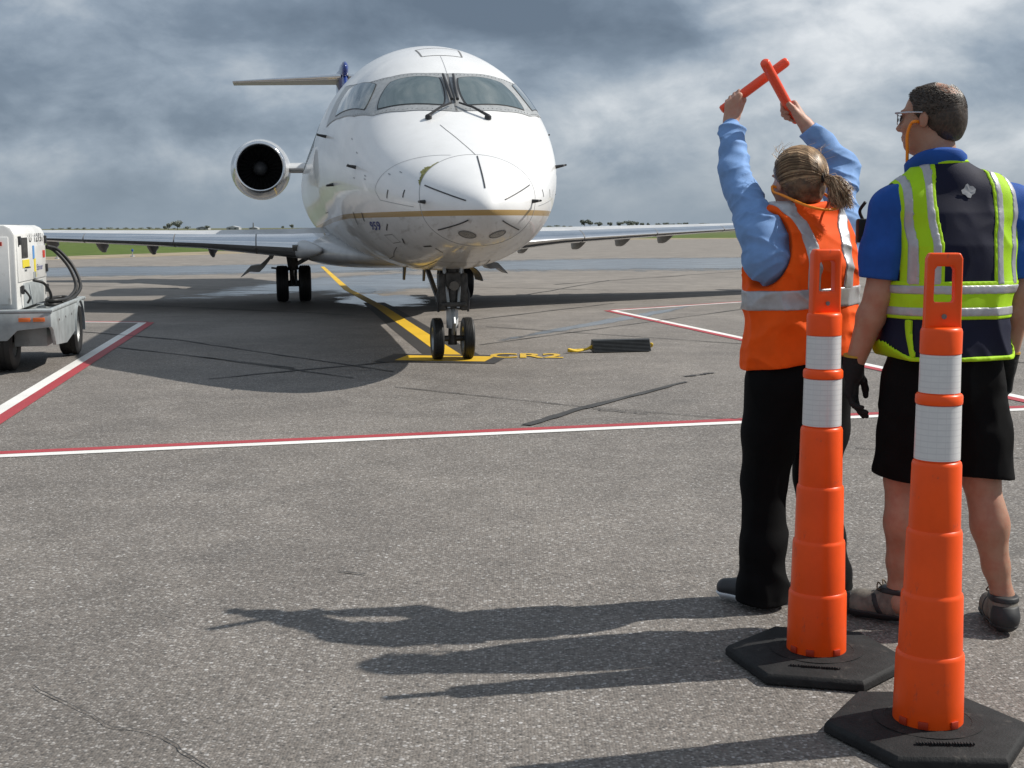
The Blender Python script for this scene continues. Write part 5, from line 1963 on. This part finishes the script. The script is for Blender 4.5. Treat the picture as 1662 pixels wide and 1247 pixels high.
    Hh.displace(lambda P: 0.005 * (vnoise(P, (60, 60, 60)) - 0.5) + 0.005 * (vnoise(P, (20, 20, 20)) - 0.5))
    cap = Hh.build('hair', M_hairw, W, 1)
    TIE = Q(0.028, -0.128, 0.012)
    rr_ = random.Random(4)
    sets = {0: MB(), 1: MB()}
    for k in range(1500):
        a = rr_.uniform(-2.7, 2.7)
        # start on the hairline, run over the cap to the tie
        st = Vector((math.sin(a) * 0.088, 0.072 * math.cos(a) + 0.01, 0.055 + 0.05 * math.cos(a) - 0.085 * max(0, abs(a) - 1.4) / 1.3))
        tl = Vector((0.028, -0.125, 0.012))
        pts = []
        j = rr_.uniform(0.0, 0.0045)
        for i in range(9):
            t = i / 8
            p = st.lerp(tl, t)
            p.z += 0.055 * math.sin(math.pi * t) * max(0.05, math.cos(a * 0.62))
            q = Vector((p.x / 0.092, (p.y + 0.018) / 0.114, (p.z - 0.030) / 0.103))
            L = q.length
            if L > 1e-6 and t < 0.96:
                q = q / L
            p = Vector((q.x * (0.0905 + j), q.y * (0.1125 + j) - 0.018, q.z * (0.1015 + j) + 0.030))
            pts.append(Q(p.x, p.y, p.z))
        pts[-1] = TIE + np.array([rr_.gauss(0, 0.006) for _ in range(3)])
        sets[0 if rr_.random() < 0.50 else 1].tube(pts, [0.0004, 0.0008, 0.0009, 0.0009, 0.0009, 0.0009, 0.0008, 0.0007, 0.0006], 3, cap=False)
    for i in (0, 1):
        o_ = sets[i].build('hair_strands', (M_hairw2, M_hairw3)[i], cap, 179, fix=False)
        o_['kind'] = 'stuff'
    sets = {0: MB(), 1: MB()}
    for k in range(1000):
        g = lambda s_: np.array([rr_.gauss(0, s_) for _ in range(3)])
        e = np.array([rr_.uniform(0.09, 0.168), rr_.uniform(-0.15, -0.08), 1.478 + rr_.random() ** 1.5 * 0.075])
        m1 = TIE * 0.62 + e * 0.38 + np.array([0.006, -0.014, 0.016]) + g(0.005)
        m2 = TIE * 0.25 + e * 0.75 + np.array([0.004, -0.008, 0.009]) + g(0.006)
        pts = curve_pts([TIE + g(0.005), m1, m2, e + g(0.006)], 3)
        sets[0 if rr_.random() < 0.5 else 1].tube(pts, list(np.linspace(0.0013, 0.0006, len(pts))), 3, cap=False)
    for i in (0, 1):
        sets[i].build('ponytail', (M_hairw2, M_hairw3)[i], W, 179, fix=False)
    fl = MB()
    for k in range(46):                                # flyaway hairs
        a = rr_.uniform(-2.2, 2.2)
        b = np.array(Q(math.sin(a) * 0.085, math.cos(a) * 0.07 - 0.01, 0.075 + rr_.uniform(0, 0.04)))
        d = np.array([rr_.gauss(0.01, 0.02), rr_.gauss(0, 0.02), rr_.uniform(0.01, 0.04)])
        fl.tube([b, b + d * 0.6, b + d + np.array([rr_.uniform(0, 0.03), 0, 0.004])], [0.0008, 0.0007, 0.0004], 3, cap=False)
    fl.build('flyaway_hair', M_hairw2, cap, 179, fix=False)
    rg = MB()
    ax = nv(np.array(TIE) - np.array(Q(0, 0, 0.01)))
    rg.tube([TIE - ax * 0.008, TIE + ax * 0.010], 0.017, 14)
    rg.build('hair_tie', M_black, W, 60)
    ear = np.array(Q(-0.092, 0.012, -0.018))
    ear2 = np.array(Q(0.092, 0.012, -0.018))
    MB().tube(curve_pts([ear + [0.012, 0, 0], ear + [-0.006, -0.004, 0.004], ear + [-0.004, -0.020, -0.016], ear + [0.020, -0.065, -0.030], np.array([0.00, -0.162, 1.487]), np.array([0.075, -0.160, 1.474]), np.array([0.125, -0.09, 1.492]), ear2]), 0.0052, 8).build('earplug_band', M_band, W, 179)
    # the two wands, held
    for a, d, L, gr, lab in ((np.array([-0.259, 0.0, 1.846]), w1, 0.315, WL + uL * 0.086 + nL * 0.024, 'orange marshalling wand in the raised left hand, longer and farther from the camera'),
                             (None, w2, 0.335, WR + uR * 0.086 + nR * 0.024, 'orange marshalling wand in the raised right hand, crossing in front of the other')):
        wd = empty('marshalling_wand', tuple(np.array([1.05, 4.78, 0]) + gr - d * 0.055))
        tag(wd, lab, 'wand', 'marshalling wands')
        wd.rotation_euler = Vector(d).to_track_quat('Z', 'Y').to_euler()
        MB().lathe([(0.001, 0), (0.014, 0.001), (0.0165, 0.006), (0.0165, 0.10), (0.0175, 0.105)], 24).build('handle', M_wand, wd, 50)
        MB().lathe([(0.0170, 0.103), (0.0190, 0.108), (0.0190, L - 0.014), (0.0175, L - 0.004), (0.014, L), (0.001, L)], 24).build('tube', M_wand, wd, 50)


marshaller()


# ---------------- the crew member in the navy and lime vest
def crew_member():
    W = empty('person', (1.50, 4.47, 0))
    tag(W, 'person in navy and lime safety vest, black shorts and gloves, looking left', 'person', None)
    M = yawm(10)
    B = lambda u, v, z: M[0] * u + M[1] * v + np.array([0, 0, z])
    SL, SR = np.array([-0.205, -0.03, 1.475]), np.array([0.225, 0.035, 1.485])
    EL, ER = np.array([-0.238, -0.02, 1.185]), np.array([0.252, 0.01, 1.185])
    WL, WR = np.array([-0.305, 0.03, 0.925]), np.array([0.240, 0.055, 0.935])
    HC = np.array([-0.062, 0.035, 1.778])
    KL, AL = np.array([-0.118, 0.03, 0.50]), np.array([-0.115, 0.055, 0.095])
    KR, AR = np.array([0.150, 0.0, 0.50]), np.array([0.228, -0.03, 0.095])
    F = SDF((-0.42, -0.26, 0.02), (0.42, 0.36, 1.93), 0.0052)
    F.ell(B(0, 0, 1.0), (0.165, 0.12, 0.15), M, 0.05).ell(B(0, 0.02, 1.16), (0.170, 0.13, 0.16), M, 0.06).ell(B(0, 0, 1.35), (0.178, 0.118, 0.19), M, 0.06)
    F.cone(B(-0.14, 0, 1.475), B(0.15, 0, 1.48), 0.065, 0.065, 0.05)
    F.chain([SL, SL * 0.5 + EL * 0.5, EL, EL * 0.7 + WL * 0.3, WL], [0.060, 0.055, 0.046, 0.048, 0.031], 0.02)
    F.chain([SR, SR * 0.5 + ER * 0.5, ER, ER * 0.7 + WR * 0.3, WR], [0.060, 0.055, 0.046, 0.048, 0.031], 0.02)
    F.cone(np.array([-0.025, 0.0, 1.47]), HC + [0.012, -0.01, -0.045], 0.075, 0.060, 0.04)
    for sg in (-1, 1):
        F.cone(np.array([-0.035, -0.01, 1.575]), B(sg * 0.15, 0, 1.49), 0.055, 0.055, 0.04)
    for hp, kn, an in ((B(-0.09, 0, 0.93), KL, AL), (B(0.09, 0, 0.93), KR, AR)):
        F.chain([hp, kn + [0, 0.01, 0.03]], [0.088, 0.062], 0.03)
        F.chain([kn + [0, 0.01, 0.03], kn + (an - kn) * 0.32 + [0, -0.012, 0], kn + (an - kn) * 0.68, an + [0, 0, 0.02], an], [0.060, 0.062, 0.044, 0.036, 0.040], 0.025)
        F.ell(kn + (an - kn) * 0.28 + np.array([0.006 * np.sign(kn[0]), -0.03, 0]), (0.044, 0.040, 0.085), None, 0.03)
        F.ell(an + [0, -0.03, -0.02], (0.034, 0.040, 0.040), None, 0.02)
    Q, MH = head(F, HC, 51, 0.078, 0.102)
    uL, uR = nv((-0.02, 0.10, -1)), nv((-0.14, 0.10, -1))
    F.cone(WL, WL + uL * 0.02, 0.026, 0.020, 0.01).cone(WR, WR + uR * 0.02, 0.026, 0.020, 0.01)
    F.build('body', M_skinm, W, 2)
    # gloves
    for w, u, v, n, cl in ((WL, uL, (0.55, 0.80, 0.0), (0.75, -0.55, 0.1), ((10, 16, 12), (16, 24, 18), (22, 30, 20), (26, 34, 22))),
                           (WR, uR, (-0.55, 0.80, 0.0), (-0.75, -0.55, 0.1), ((30, 42, 30), (34, 46, 30), (36, 48, 34), (38, 50, 34)))):
        Gl = SDF(w - [0.12, 0.12, 0.25], w + [0.12, 0.12, 0.06], 0.0036)
        hand(Gl, w, u, v, n, cl, 'out', sc=1.06, spread=0.07, r=1.08)
        Gl.cone(w - u * 0.012, w + u * 0.02, 0.037, 0.034, 0.01)
        x, y, z = Gl.grid()
        g = Gl.build('glove', M_glove, W, 1)
        MB().tube([w - u * 0.047, w - u * 0.040], [0.0375, 0.0385], 20).build('cuff_edge', mat('ochre_cuff', (0.45, 0.27, 0.03), 0.8), g, 60)
        MB().tube([w - u * 0.042, w - u * 0.006], [0.0370, 0.0355], 20).build('cuff', M_glove, g, 60)
    # polo shirt
    S = SDF((-0.36, -0.25, 0.93), (0.38, 0.30, 1.70), 0.0055)
    S.ell(B(0, 0.0, 1.05), (0.190, 0.140, 0.14), M, 0.05).ell(B(0, 0.02, 1.17), (0.190, 0.15, 0.16), M, 0.06).ell(B(0, 0, 1.35), (0.195, 0.135, 0.19), M, 0.06)
    S.cone(B(-0.14, 0, 1.475), B(0.15, 0, 1.48), 0.080, 0.080, 0.05)
    S.cone(np.array([-0.03, 0.0, 1.50]), np.array([-0.045, 0.015, 1.62]), 0.085, 0.076, 0.03)
    for sg in (-1, 1):
        S.cone(np.array([-0.035, -0.01, 1.575]), B(sg * 0.15, 0, 1.49), 0.066, 0.070, 0.04)
    for A, E in ((SL, EL), (SR, ER)):
        S.chain([A, A * 0.45 + E * 0.55, E], [0.078, 0.076, 0.070], 0.03)
    S.displace(lambda P: wrinkle(P, (8, 8, 6), 0.010, 1.6) + wrinkle(P, (20, 20, 16), 0.004, 1.4, 2.0))
    x, y, z = S.grid()
    S.cut(np.where(np.abs(x) > 0.165, 1.235 - z + 0.10 * (np.abs(x) - 0.23), -1.0) + np.zeros_like(y), 0.004)
    S.ell(HC + [0.02, 0.02, -0.155], (0.062, 0.066, 0.09), None, 0.008, sub=True)
    S.cut(np.broadcast_to(z - 1.635 + 0.1 * (y + 0.0), S.D.shape), 0.01)
    S.build('polo_shirt', M_polo, W, 2)
    rg = []
    for t in np.linspace(0, 1, 6):
        ring = []
        for a in np.linspace(0, 2 * math.pi, 48, endpoint=False):
            fx, fy = math.cos(a), math.sin(a)
            r_ = 0.073 + 0.018 * math.sin(math.pi * min(1, t * 1.15)) ** 0.8 + 0.012 * (1 - abs(2 * t - 1)) + 0.002 * math.sin(5 * a)
            zt_ = 1.655 - 0.055 * abs(t - 0.35) * 1.6 - 0.016 * fy * 2.2
            ring.append((-0.047 + r_ * fx * 1.02, 0.012 + r_ * fy * 1.08, zt_ - (0.045 * t if t > 0.3 else 0)))
        rg.append(ring)
    MB().loft(rg, caps=False).build('collar', M_polo, W, 179)
    # vest
    V = SDF((-0.34, -0.29, 0.93), (0.36, 0.31, 1.68), 0.0052)
    x, y, z = V.grid()
    u = x * M[0][0] + y * M[0][1]
    v = x * M[1][0] + y * M[1][1]
    zz = z + 0 * x
    ru = np.interp(z, [0.95, 1.15, 1.35, 1.46, 1.53, 1.58], [0.226, 0.214, 0.226, 0.222, 0.17, 0.10])
    rv = np.interp(z, [0.95, 1.15, 1.35, 1.46, 1.53, 1.58], [0.176, 0.172, 0.160, 0.132, 0.10, 0.08])
    n_ = 2.5
    V.D = (((np.abs(u / ru) ** n_ + np.abs((v - 0.004) / rv) ** n_) ** (1 / n_) - 1) * rv * 0.95).astype(np.float32)
    V.cut(np.broadcast_to(z - 1.56, V.D.shape), 0.03)
    V.cone(B(-0.13, 0, 1.482), B(0.14, 0, 1.488), 0.087, 0.087, 0.05)
    for sg in (-1, 1):
        V.cone(np.array([-0.035, -0.012, 1.572]), B(sg * 0.15, 0, 1.492), 0.078, 0.080, 0.04)
    V.displace(lambda P: wrinkle(P, (6, 6, 4), 0.013, 2.2, 1.1, 0.8) + wrinkle(P @ np.array([[1, 0, -.5], [0, 1, 0], [.5, 0, 1]], np.float32), (11, 11, 8), 0.006, 1.5, 3.2), 0.06)
    for sg in (-1, 1):
        V.ell(B(sg * 0.300, -0.005, 1.345), (0.108, 0.14, 0.188), M, 0.012, sub=True)
    V.ell(np.array([-0.040, 0.03, 1.672]), (0.105, 0.125, 0.080), None, 0.01, sub=True)
    # rounded tail of the vest, slit at the sides
    hem = 0.968 + 0.03 * np.maximum(0, (np.abs(u) - 0.185) / 0.035) ** 2
    V.cut(hem - z, 0.006)
    T = V.like()
    V.build('vest', M_navy, W, 2)
    back = v - 0.02 + 0 * z

    def tape(nm, cond, off, m):
        t_ = T.like()
        t_.D = t_.D - off
        t_.cut(cond, 0.0015)
        return t_.build(nm, m, W, 1)
    # shoulder panels: lime with two silver tapes
    uc = np.interp(z, [1.1, 1.36, 1.44, 1.52, 1.60], [0.143, 0.148, 0.158, 0.160, 0.150])
    for sg in (-1, 1):
        c = sg * uc
        low = np.broadcast_to(1.22 - z, T.D.shape)
        tape('lime_panel', np.maximum(np.abs(u - c) - 0.058, low), 0.0030, M_lime)
        for d in (-1, 1):
            tape('silver_tape', np.maximum(np.abs(u - c - d * 0.033) - 0.0135, low), 0.0052, M_silver)
    bz = 1.168 + 0.0 * x
    tape('lime_belt', np.abs(z - bz) - 0.064 + 0 * y, 0.0042, M_lime)
    for d in (-1, 1):
        tape('silver_belt', np.abs(z - bz - d * 0.037) - 0.0155 + 0 * y, 0.0064, M_silver)
    tape('hem_piping', (np.abs(z - hem - 0.005) - 0.008) / (1 + 1.5 * np.maximum(0, (np.abs(u) - 0.185) / 0.035)), 0.0055, M_lime)
    tape('side_piping', np.maximum(np.maximum(np.abs(u + 0.186) - 0.006, z - 1.105), np.maximum(v, 0.972 - z)), 0.0055, M_lime)
    # small grey emblem high on the back
    em = [(-0.030, 0.004), (-0.018, 0.010), (-0.012, 0.022), (-0.004, 0.026), (0.004, 0.018), (0.016, 0.018), (0.028, 0.008), (0.024, -0.006), (0.012, -0.012), (0.006, -0.022), (-0.006, -0.020), (-0.014, -0.012), (-0.026, -0.008)]
    # find the surface of the back at the emblem's height
    px_, pz_ = 0.030, 1.530

    def back_y(x0, z0):
        col = T.D[int((x0 - T.o[0]) / T.h), :, int((z0 - T.o[2]) / T.h)]
        k = int(np.argmax(col < 0))
        f = col[k - 1] / (col[k - 1] - col[k])
        return T.o[1] + T.h * (k - 1 + f)
    mb = MB()
    n = len(em)
    rings_ = []
    for q in (1.0, 0.5, 0.02):
        rings_.append([(px_ + a_ * q * 0.9, back_y(px_ + a_ * q * 0.9, pz_ + b_ * q) - 0.003, pz_ + b_ * q) for a_, b_ in em])
    mb.loft(rings_, caps=False).build('emblem', mat('grey_print', (0.36, 0.37, 0.39), 0.5), W, None)
    # lime binding along the neckline
    nk = T.like()
    nk.D = nk.D - 0.004
    xn, yn, zn = nk.grid()
    kk = np.sqrt(((xn + 0.040) / 0.105) ** 2 + ((yn - 0.03) / 0.125) ** 2 + ((zn - 1.672) / 0.080) ** 2)
    nk.cut((kk - 1.12) * 0.08, 0.0015).build('neck_binding', M_lime, W, 1)
    # neckline and armhole piping follow the vest edges
    # shorts
    P_ = SDF((-0.34, -0.26, 0.48), (0.36, 0.28, 1.12), 0.0055)
    P_.ell(B(0, 0.0, 1.0), (0.190, 0.145, 0.13), M, 0.05).ell(B(0, -0.035, 0.90), (0.180, 0.120, 0.12), M, 0.05)
    for hp, kn in ((B(-0.098, 0, 0.88), KL), (B(0.098, 0, 0.88), KR)):
        P_.chain([hp, hp * 0.5 + kn * 0.5, kn + [0, 0, 0.0]], [0.116, 0.112, 0.103], 0.03)
    P_.displace(lambda P: wrinkle(P, (8, 8, 5), 0.014, 1.5, 0.9, 0.7) + wrinkle(P, (16, 16, 12), 0.005, 1.5, 3.0))
    x, y, z = P_.grid()
    P_.cut(0.543 - 0.02 * x + 0.012 * np.sin(14 * x) - z + 0 * y, 0.005)
    P_.build('shorts', M_shorts, W, 2)
    # trainers
    M_up = mat('trainer_upper', (0.17, 0.155, 0.13), 0.7, var=0.35, vscale=30, bump=0.5, bscale=300)
    M_dk = mat('trainer_dark', (0.020, 0.021, 0.023), 0.6, var=0.2)
    M_lace = mat('lace', (0.13, 0.10, 0.06), 0.8)
    for an, d in ((AL, nv((-0.80, 0.60, 0))), (AR, nv((0.16, 1.0, 0)))):
        g = np.array([an[0], an[1], 0])
        s_ = nv((d[1], -d[0], 0))
        X = SDF(g - [0.28, 0.24, 0.0], g + [0.28, 0.34, 0.17], 0.0048)
        X.chain([g - d * 0.055 + [0, 0, 0.055], g + d * 0.05 + [0, 0, 0.058], g + d * 0.135 + [0, 0, 0.048], g + d * 0.185 + [0, 0, 0.042]], [0.043, 0.047, 0.045, 0.034], 0.03)
        X.cone(g - d * 0.035 + [0, 0, 0.06], g - d * 0.020 + [0, 0, 0.118], 0.046, 0.047, 0.02)
        X.cone(g + d * 0.03 + [0, 0, 0.07], g + d * 0.02 + [0, 0, 0.105], 0.045, 0.045, 0.02)
        base = X.like()
        xx, yy, zz_ = X.grid()
        X.cut(np.broadcast_to(0.028 - zz_, X.D.shape), 0.003).cut(np.broadcast_to(zz_ - 0.125 - 0.0 * xx, X.D.shape), 0.008)
        X.displace(lambda P: 0.002 * (vnoise(P, 60) - 0.5))
        sh = X.build('shoe', M_up, W, 1)
        sole = base.like()
        sole.D = sole.D - 0.006
        sole.cut(np.broadcast_to(np.maximum(zz_ - 0.034, 0.003 - zz_), sole.D.shape), 0.003).build('sole', M_dk, sh, 1)
        al = (xx - g[0]) * d[0] + (yy - g[1]) * d[1] + 0 * zz_
        for nm, cond in (('heel_counter', np.maximum(al + 0.045, zz_ - 0.10)), ('toe_cap', np.maximum(0.165 - al, zz_ - 0.085)), ('side_overlay', np.maximum(np.abs(al - 0.045 - 0.5 * (zz_ - 0.03)) - 0.012, zz_ - 0.10)), ('collar', np.maximum(0.108 - zz_, zz_ - 0.128))):
            o_ = base.like()
            o_.D = o_.D - 0.003
            o_.cut(np.broadcast_to(cond, o_.D.shape), 0.002).build(nm, M_dk, sh, 1)
        for k in range(4):
            c = g + d * (0.060 + 0.022 * k) + [0, 0, 0.112 - 0.012 * k]
            MB().tube(curve_pts([c - s_ * 0.030 - [0, 0, 0.014], c + [0, 0, 0.0], c + s_ * 0.030 - [0, 0, 0.014]], 5), 0.0035, 6).build('lace', M_lace, sh, 179)
        c = g + d * 0.055 + [0, 0, 0.118]
        for sg in (-1, 1):
            MB().tube(curve_pts([c, c + s_ * sg * 0.022 + d * 0.012 + [0, 0, 0.022], c + s_ * sg * 0.044 + d * 0.006 + [0, 0, 0.004], c + s_ * sg * 0.018]), 0.0028, 6).build('lace_loop', M_lace, sh, 179)
    # short hair, thin on the crown
    Hh = SDF(HC - [0.13, 0.15, 0.13], HC + [0.13, 0.15, 0.15], 0.0038)
    Hh.ell(Q(0, -0.014, 0.030), (0.0815, 0.1055, 0.0940), MH, 0.02).ell(Q(0, -0.060, -0.020), (0.066, 0.058, 0.07), MH, 0.03)
    x, y, z = Hh.grid()
    hx, hy, hz = [(x - HC[0]) * MH[i][0] + (y - HC[1]) * MH[i][1] + (z - HC[2]) * MH[i][2] for i in range(3)]
    Hh.cut(hy - np.interp(hz, [-0.10, -0.045, -0.040, -0.01, 0.02, 0.045, 0.075, 0.13], [-0.060, -0.040, -0.015, 0.012, 0.034, 0.040, 0.066, 0.080]), 0.004)
    Hh.cut(-0.078 - hz, 0.008)
    bs = Q(-0.012, -0.066, 0.108)
    Hh.cut(0.044 - np.sqrt((x - bs[0]) ** 2 + (y - bs[1]) ** 2 + (z - bs[2]) ** 2), 0.006)
    Hh.displace(lambda P: 0.002 * (vnoise(P, (150, 150, 150)) - 0.5) + 0.002 * (vnoise(P, (30, 30, 30)) - 0.5))
    cap = Hh.build('hair', M_hairm, W, 1)
    # short standing hairs soften the outline
    rr_ = random.Random(8)
    hb = MB()
    for k in range(4200):
        a, b = rr_.uniform(-math.pi, math.pi), rr_.uniform(-0.7, 1.0)
        q = np.array([math.cos(b) * math.sin(a) if b < 1.57 else 0, math.cos(b) * math.cos(a), math.sin(b)])
        hz_ = 0.030 + 0.095 * q[2]
        hy_ = -0.014 + 0.106 * q[1]
        if hy_ > np.interp(hz_, [-0.10, -0.045, -0.040, -0.01, 0.02, 0.045, 0.075, 0.13], [-0.060, -0.040, -0.015, 0.012, 0.034, 0.040, 0.066, 0.080]) - 0.004:
            continue
        p = np.array(Q(0.082 * q[0], hy_, hz_))
        if np.linalg.norm(p - bs) < 0.040 and rr_.random() < 0.45:
            continue
        d = nv(MH[0] * q[0] * 0.6 + MH[1] * (q[1] * 0.6 + 0.7) + MH[2] * (q[2] * 0.6 - 0.1)) * rr_.uniform(0.005, 0.008)
        hb.tube([p - d * 0.3, p + d], [0.0009, 0.0004], 3, cap=False)
    o_ = hb.build('short_hairs', M_hairm, cap, 179, fix=False)
    o_['kind'] = 'stuff'
    # sunglasses
    gl = empty('sunglasses')
    gl.parent = W
    M_fr = mat('silver_frame', (0.55, 0.55, 0.58), 0.25, 0.9)
    for sg in (-1, 1):
        MB().tube([Q(sg * 0.088, -0.005, 0.018), Q(sg * 0.084, 0.05, 0.021), Q(sg * 0.068, 0.098, 0.022)], [0.0026, 0.003, 0.0035], 8).build('temple', M_fr, gl, 179)
        ring = []
        for t in (0.0, 1.0):
            ring.append([Q(sg * (0.036 + 0.030 * math.cos(a)), 0.112 - 0.45 * (0.036 + 0.030 * math.cos(a)) ** 1.4 * 2.2 + 0.003 * t, 0.004 + 0.019 * math.sin(a)) for a in np.linspace(0, 2 * math.pi, 20, endpoint=False)])
        MB().loft(ring).build('lens', M_lenses, gl, 40)
        MB().tube([Q(sg * 0.008, 0.113, 0.018), Q(sg * 0.04, 0.106, 0.024), Q(sg * 0.068, 0.098, 0.022)], 0.003, 8).build('brow_bar', M_fr, gl, 179)
    for sg in (1,):
        e1, e2 = np.array(Q(-0.088, 0.012, -0.012)), np.array(Q(0.088, 0.012, -0.012))
        pts = curve_pts([e1 + MH[0] * 0.012, e1 - MH[0] * 0.006 + MH[1] * 0.008, np.array(Q(-0.088, 0.035, -0.02)), np.array(Q(-0.083, 0.048, -0.055)), np.array(Q(-0.074, 0.050, -0.105)), np.array(Q(-0.05, 0.055, -0.165)), np.array(Q(0.04, 0.06, -0.165)), np.array(Q(0.076, 0.058, -0.10)), np.array(Q(0.088, 0.035, -0.02)), e2])
        MB().tube(pts, 0.0055, 8).build('earplug_band', M_band, W, 179)
    # radio microphone clipped to the left front of the vest
    rm = empty('radio_microphone')
    rm.parent = W
    MB().box((-0.245, 0.17, 1.40), (0.05, 0.045, 0.085)).build('case', M_black, rm, bevel=0.008)
    MB().tube(curve_pts([(-0.25, 0.17, 1.44), (-0.262, 0.165, 1.47), (-0.25, 0.14, 1.50)]), 0.006, 8).build('cord', M_black, rm, 179)


crew_member()
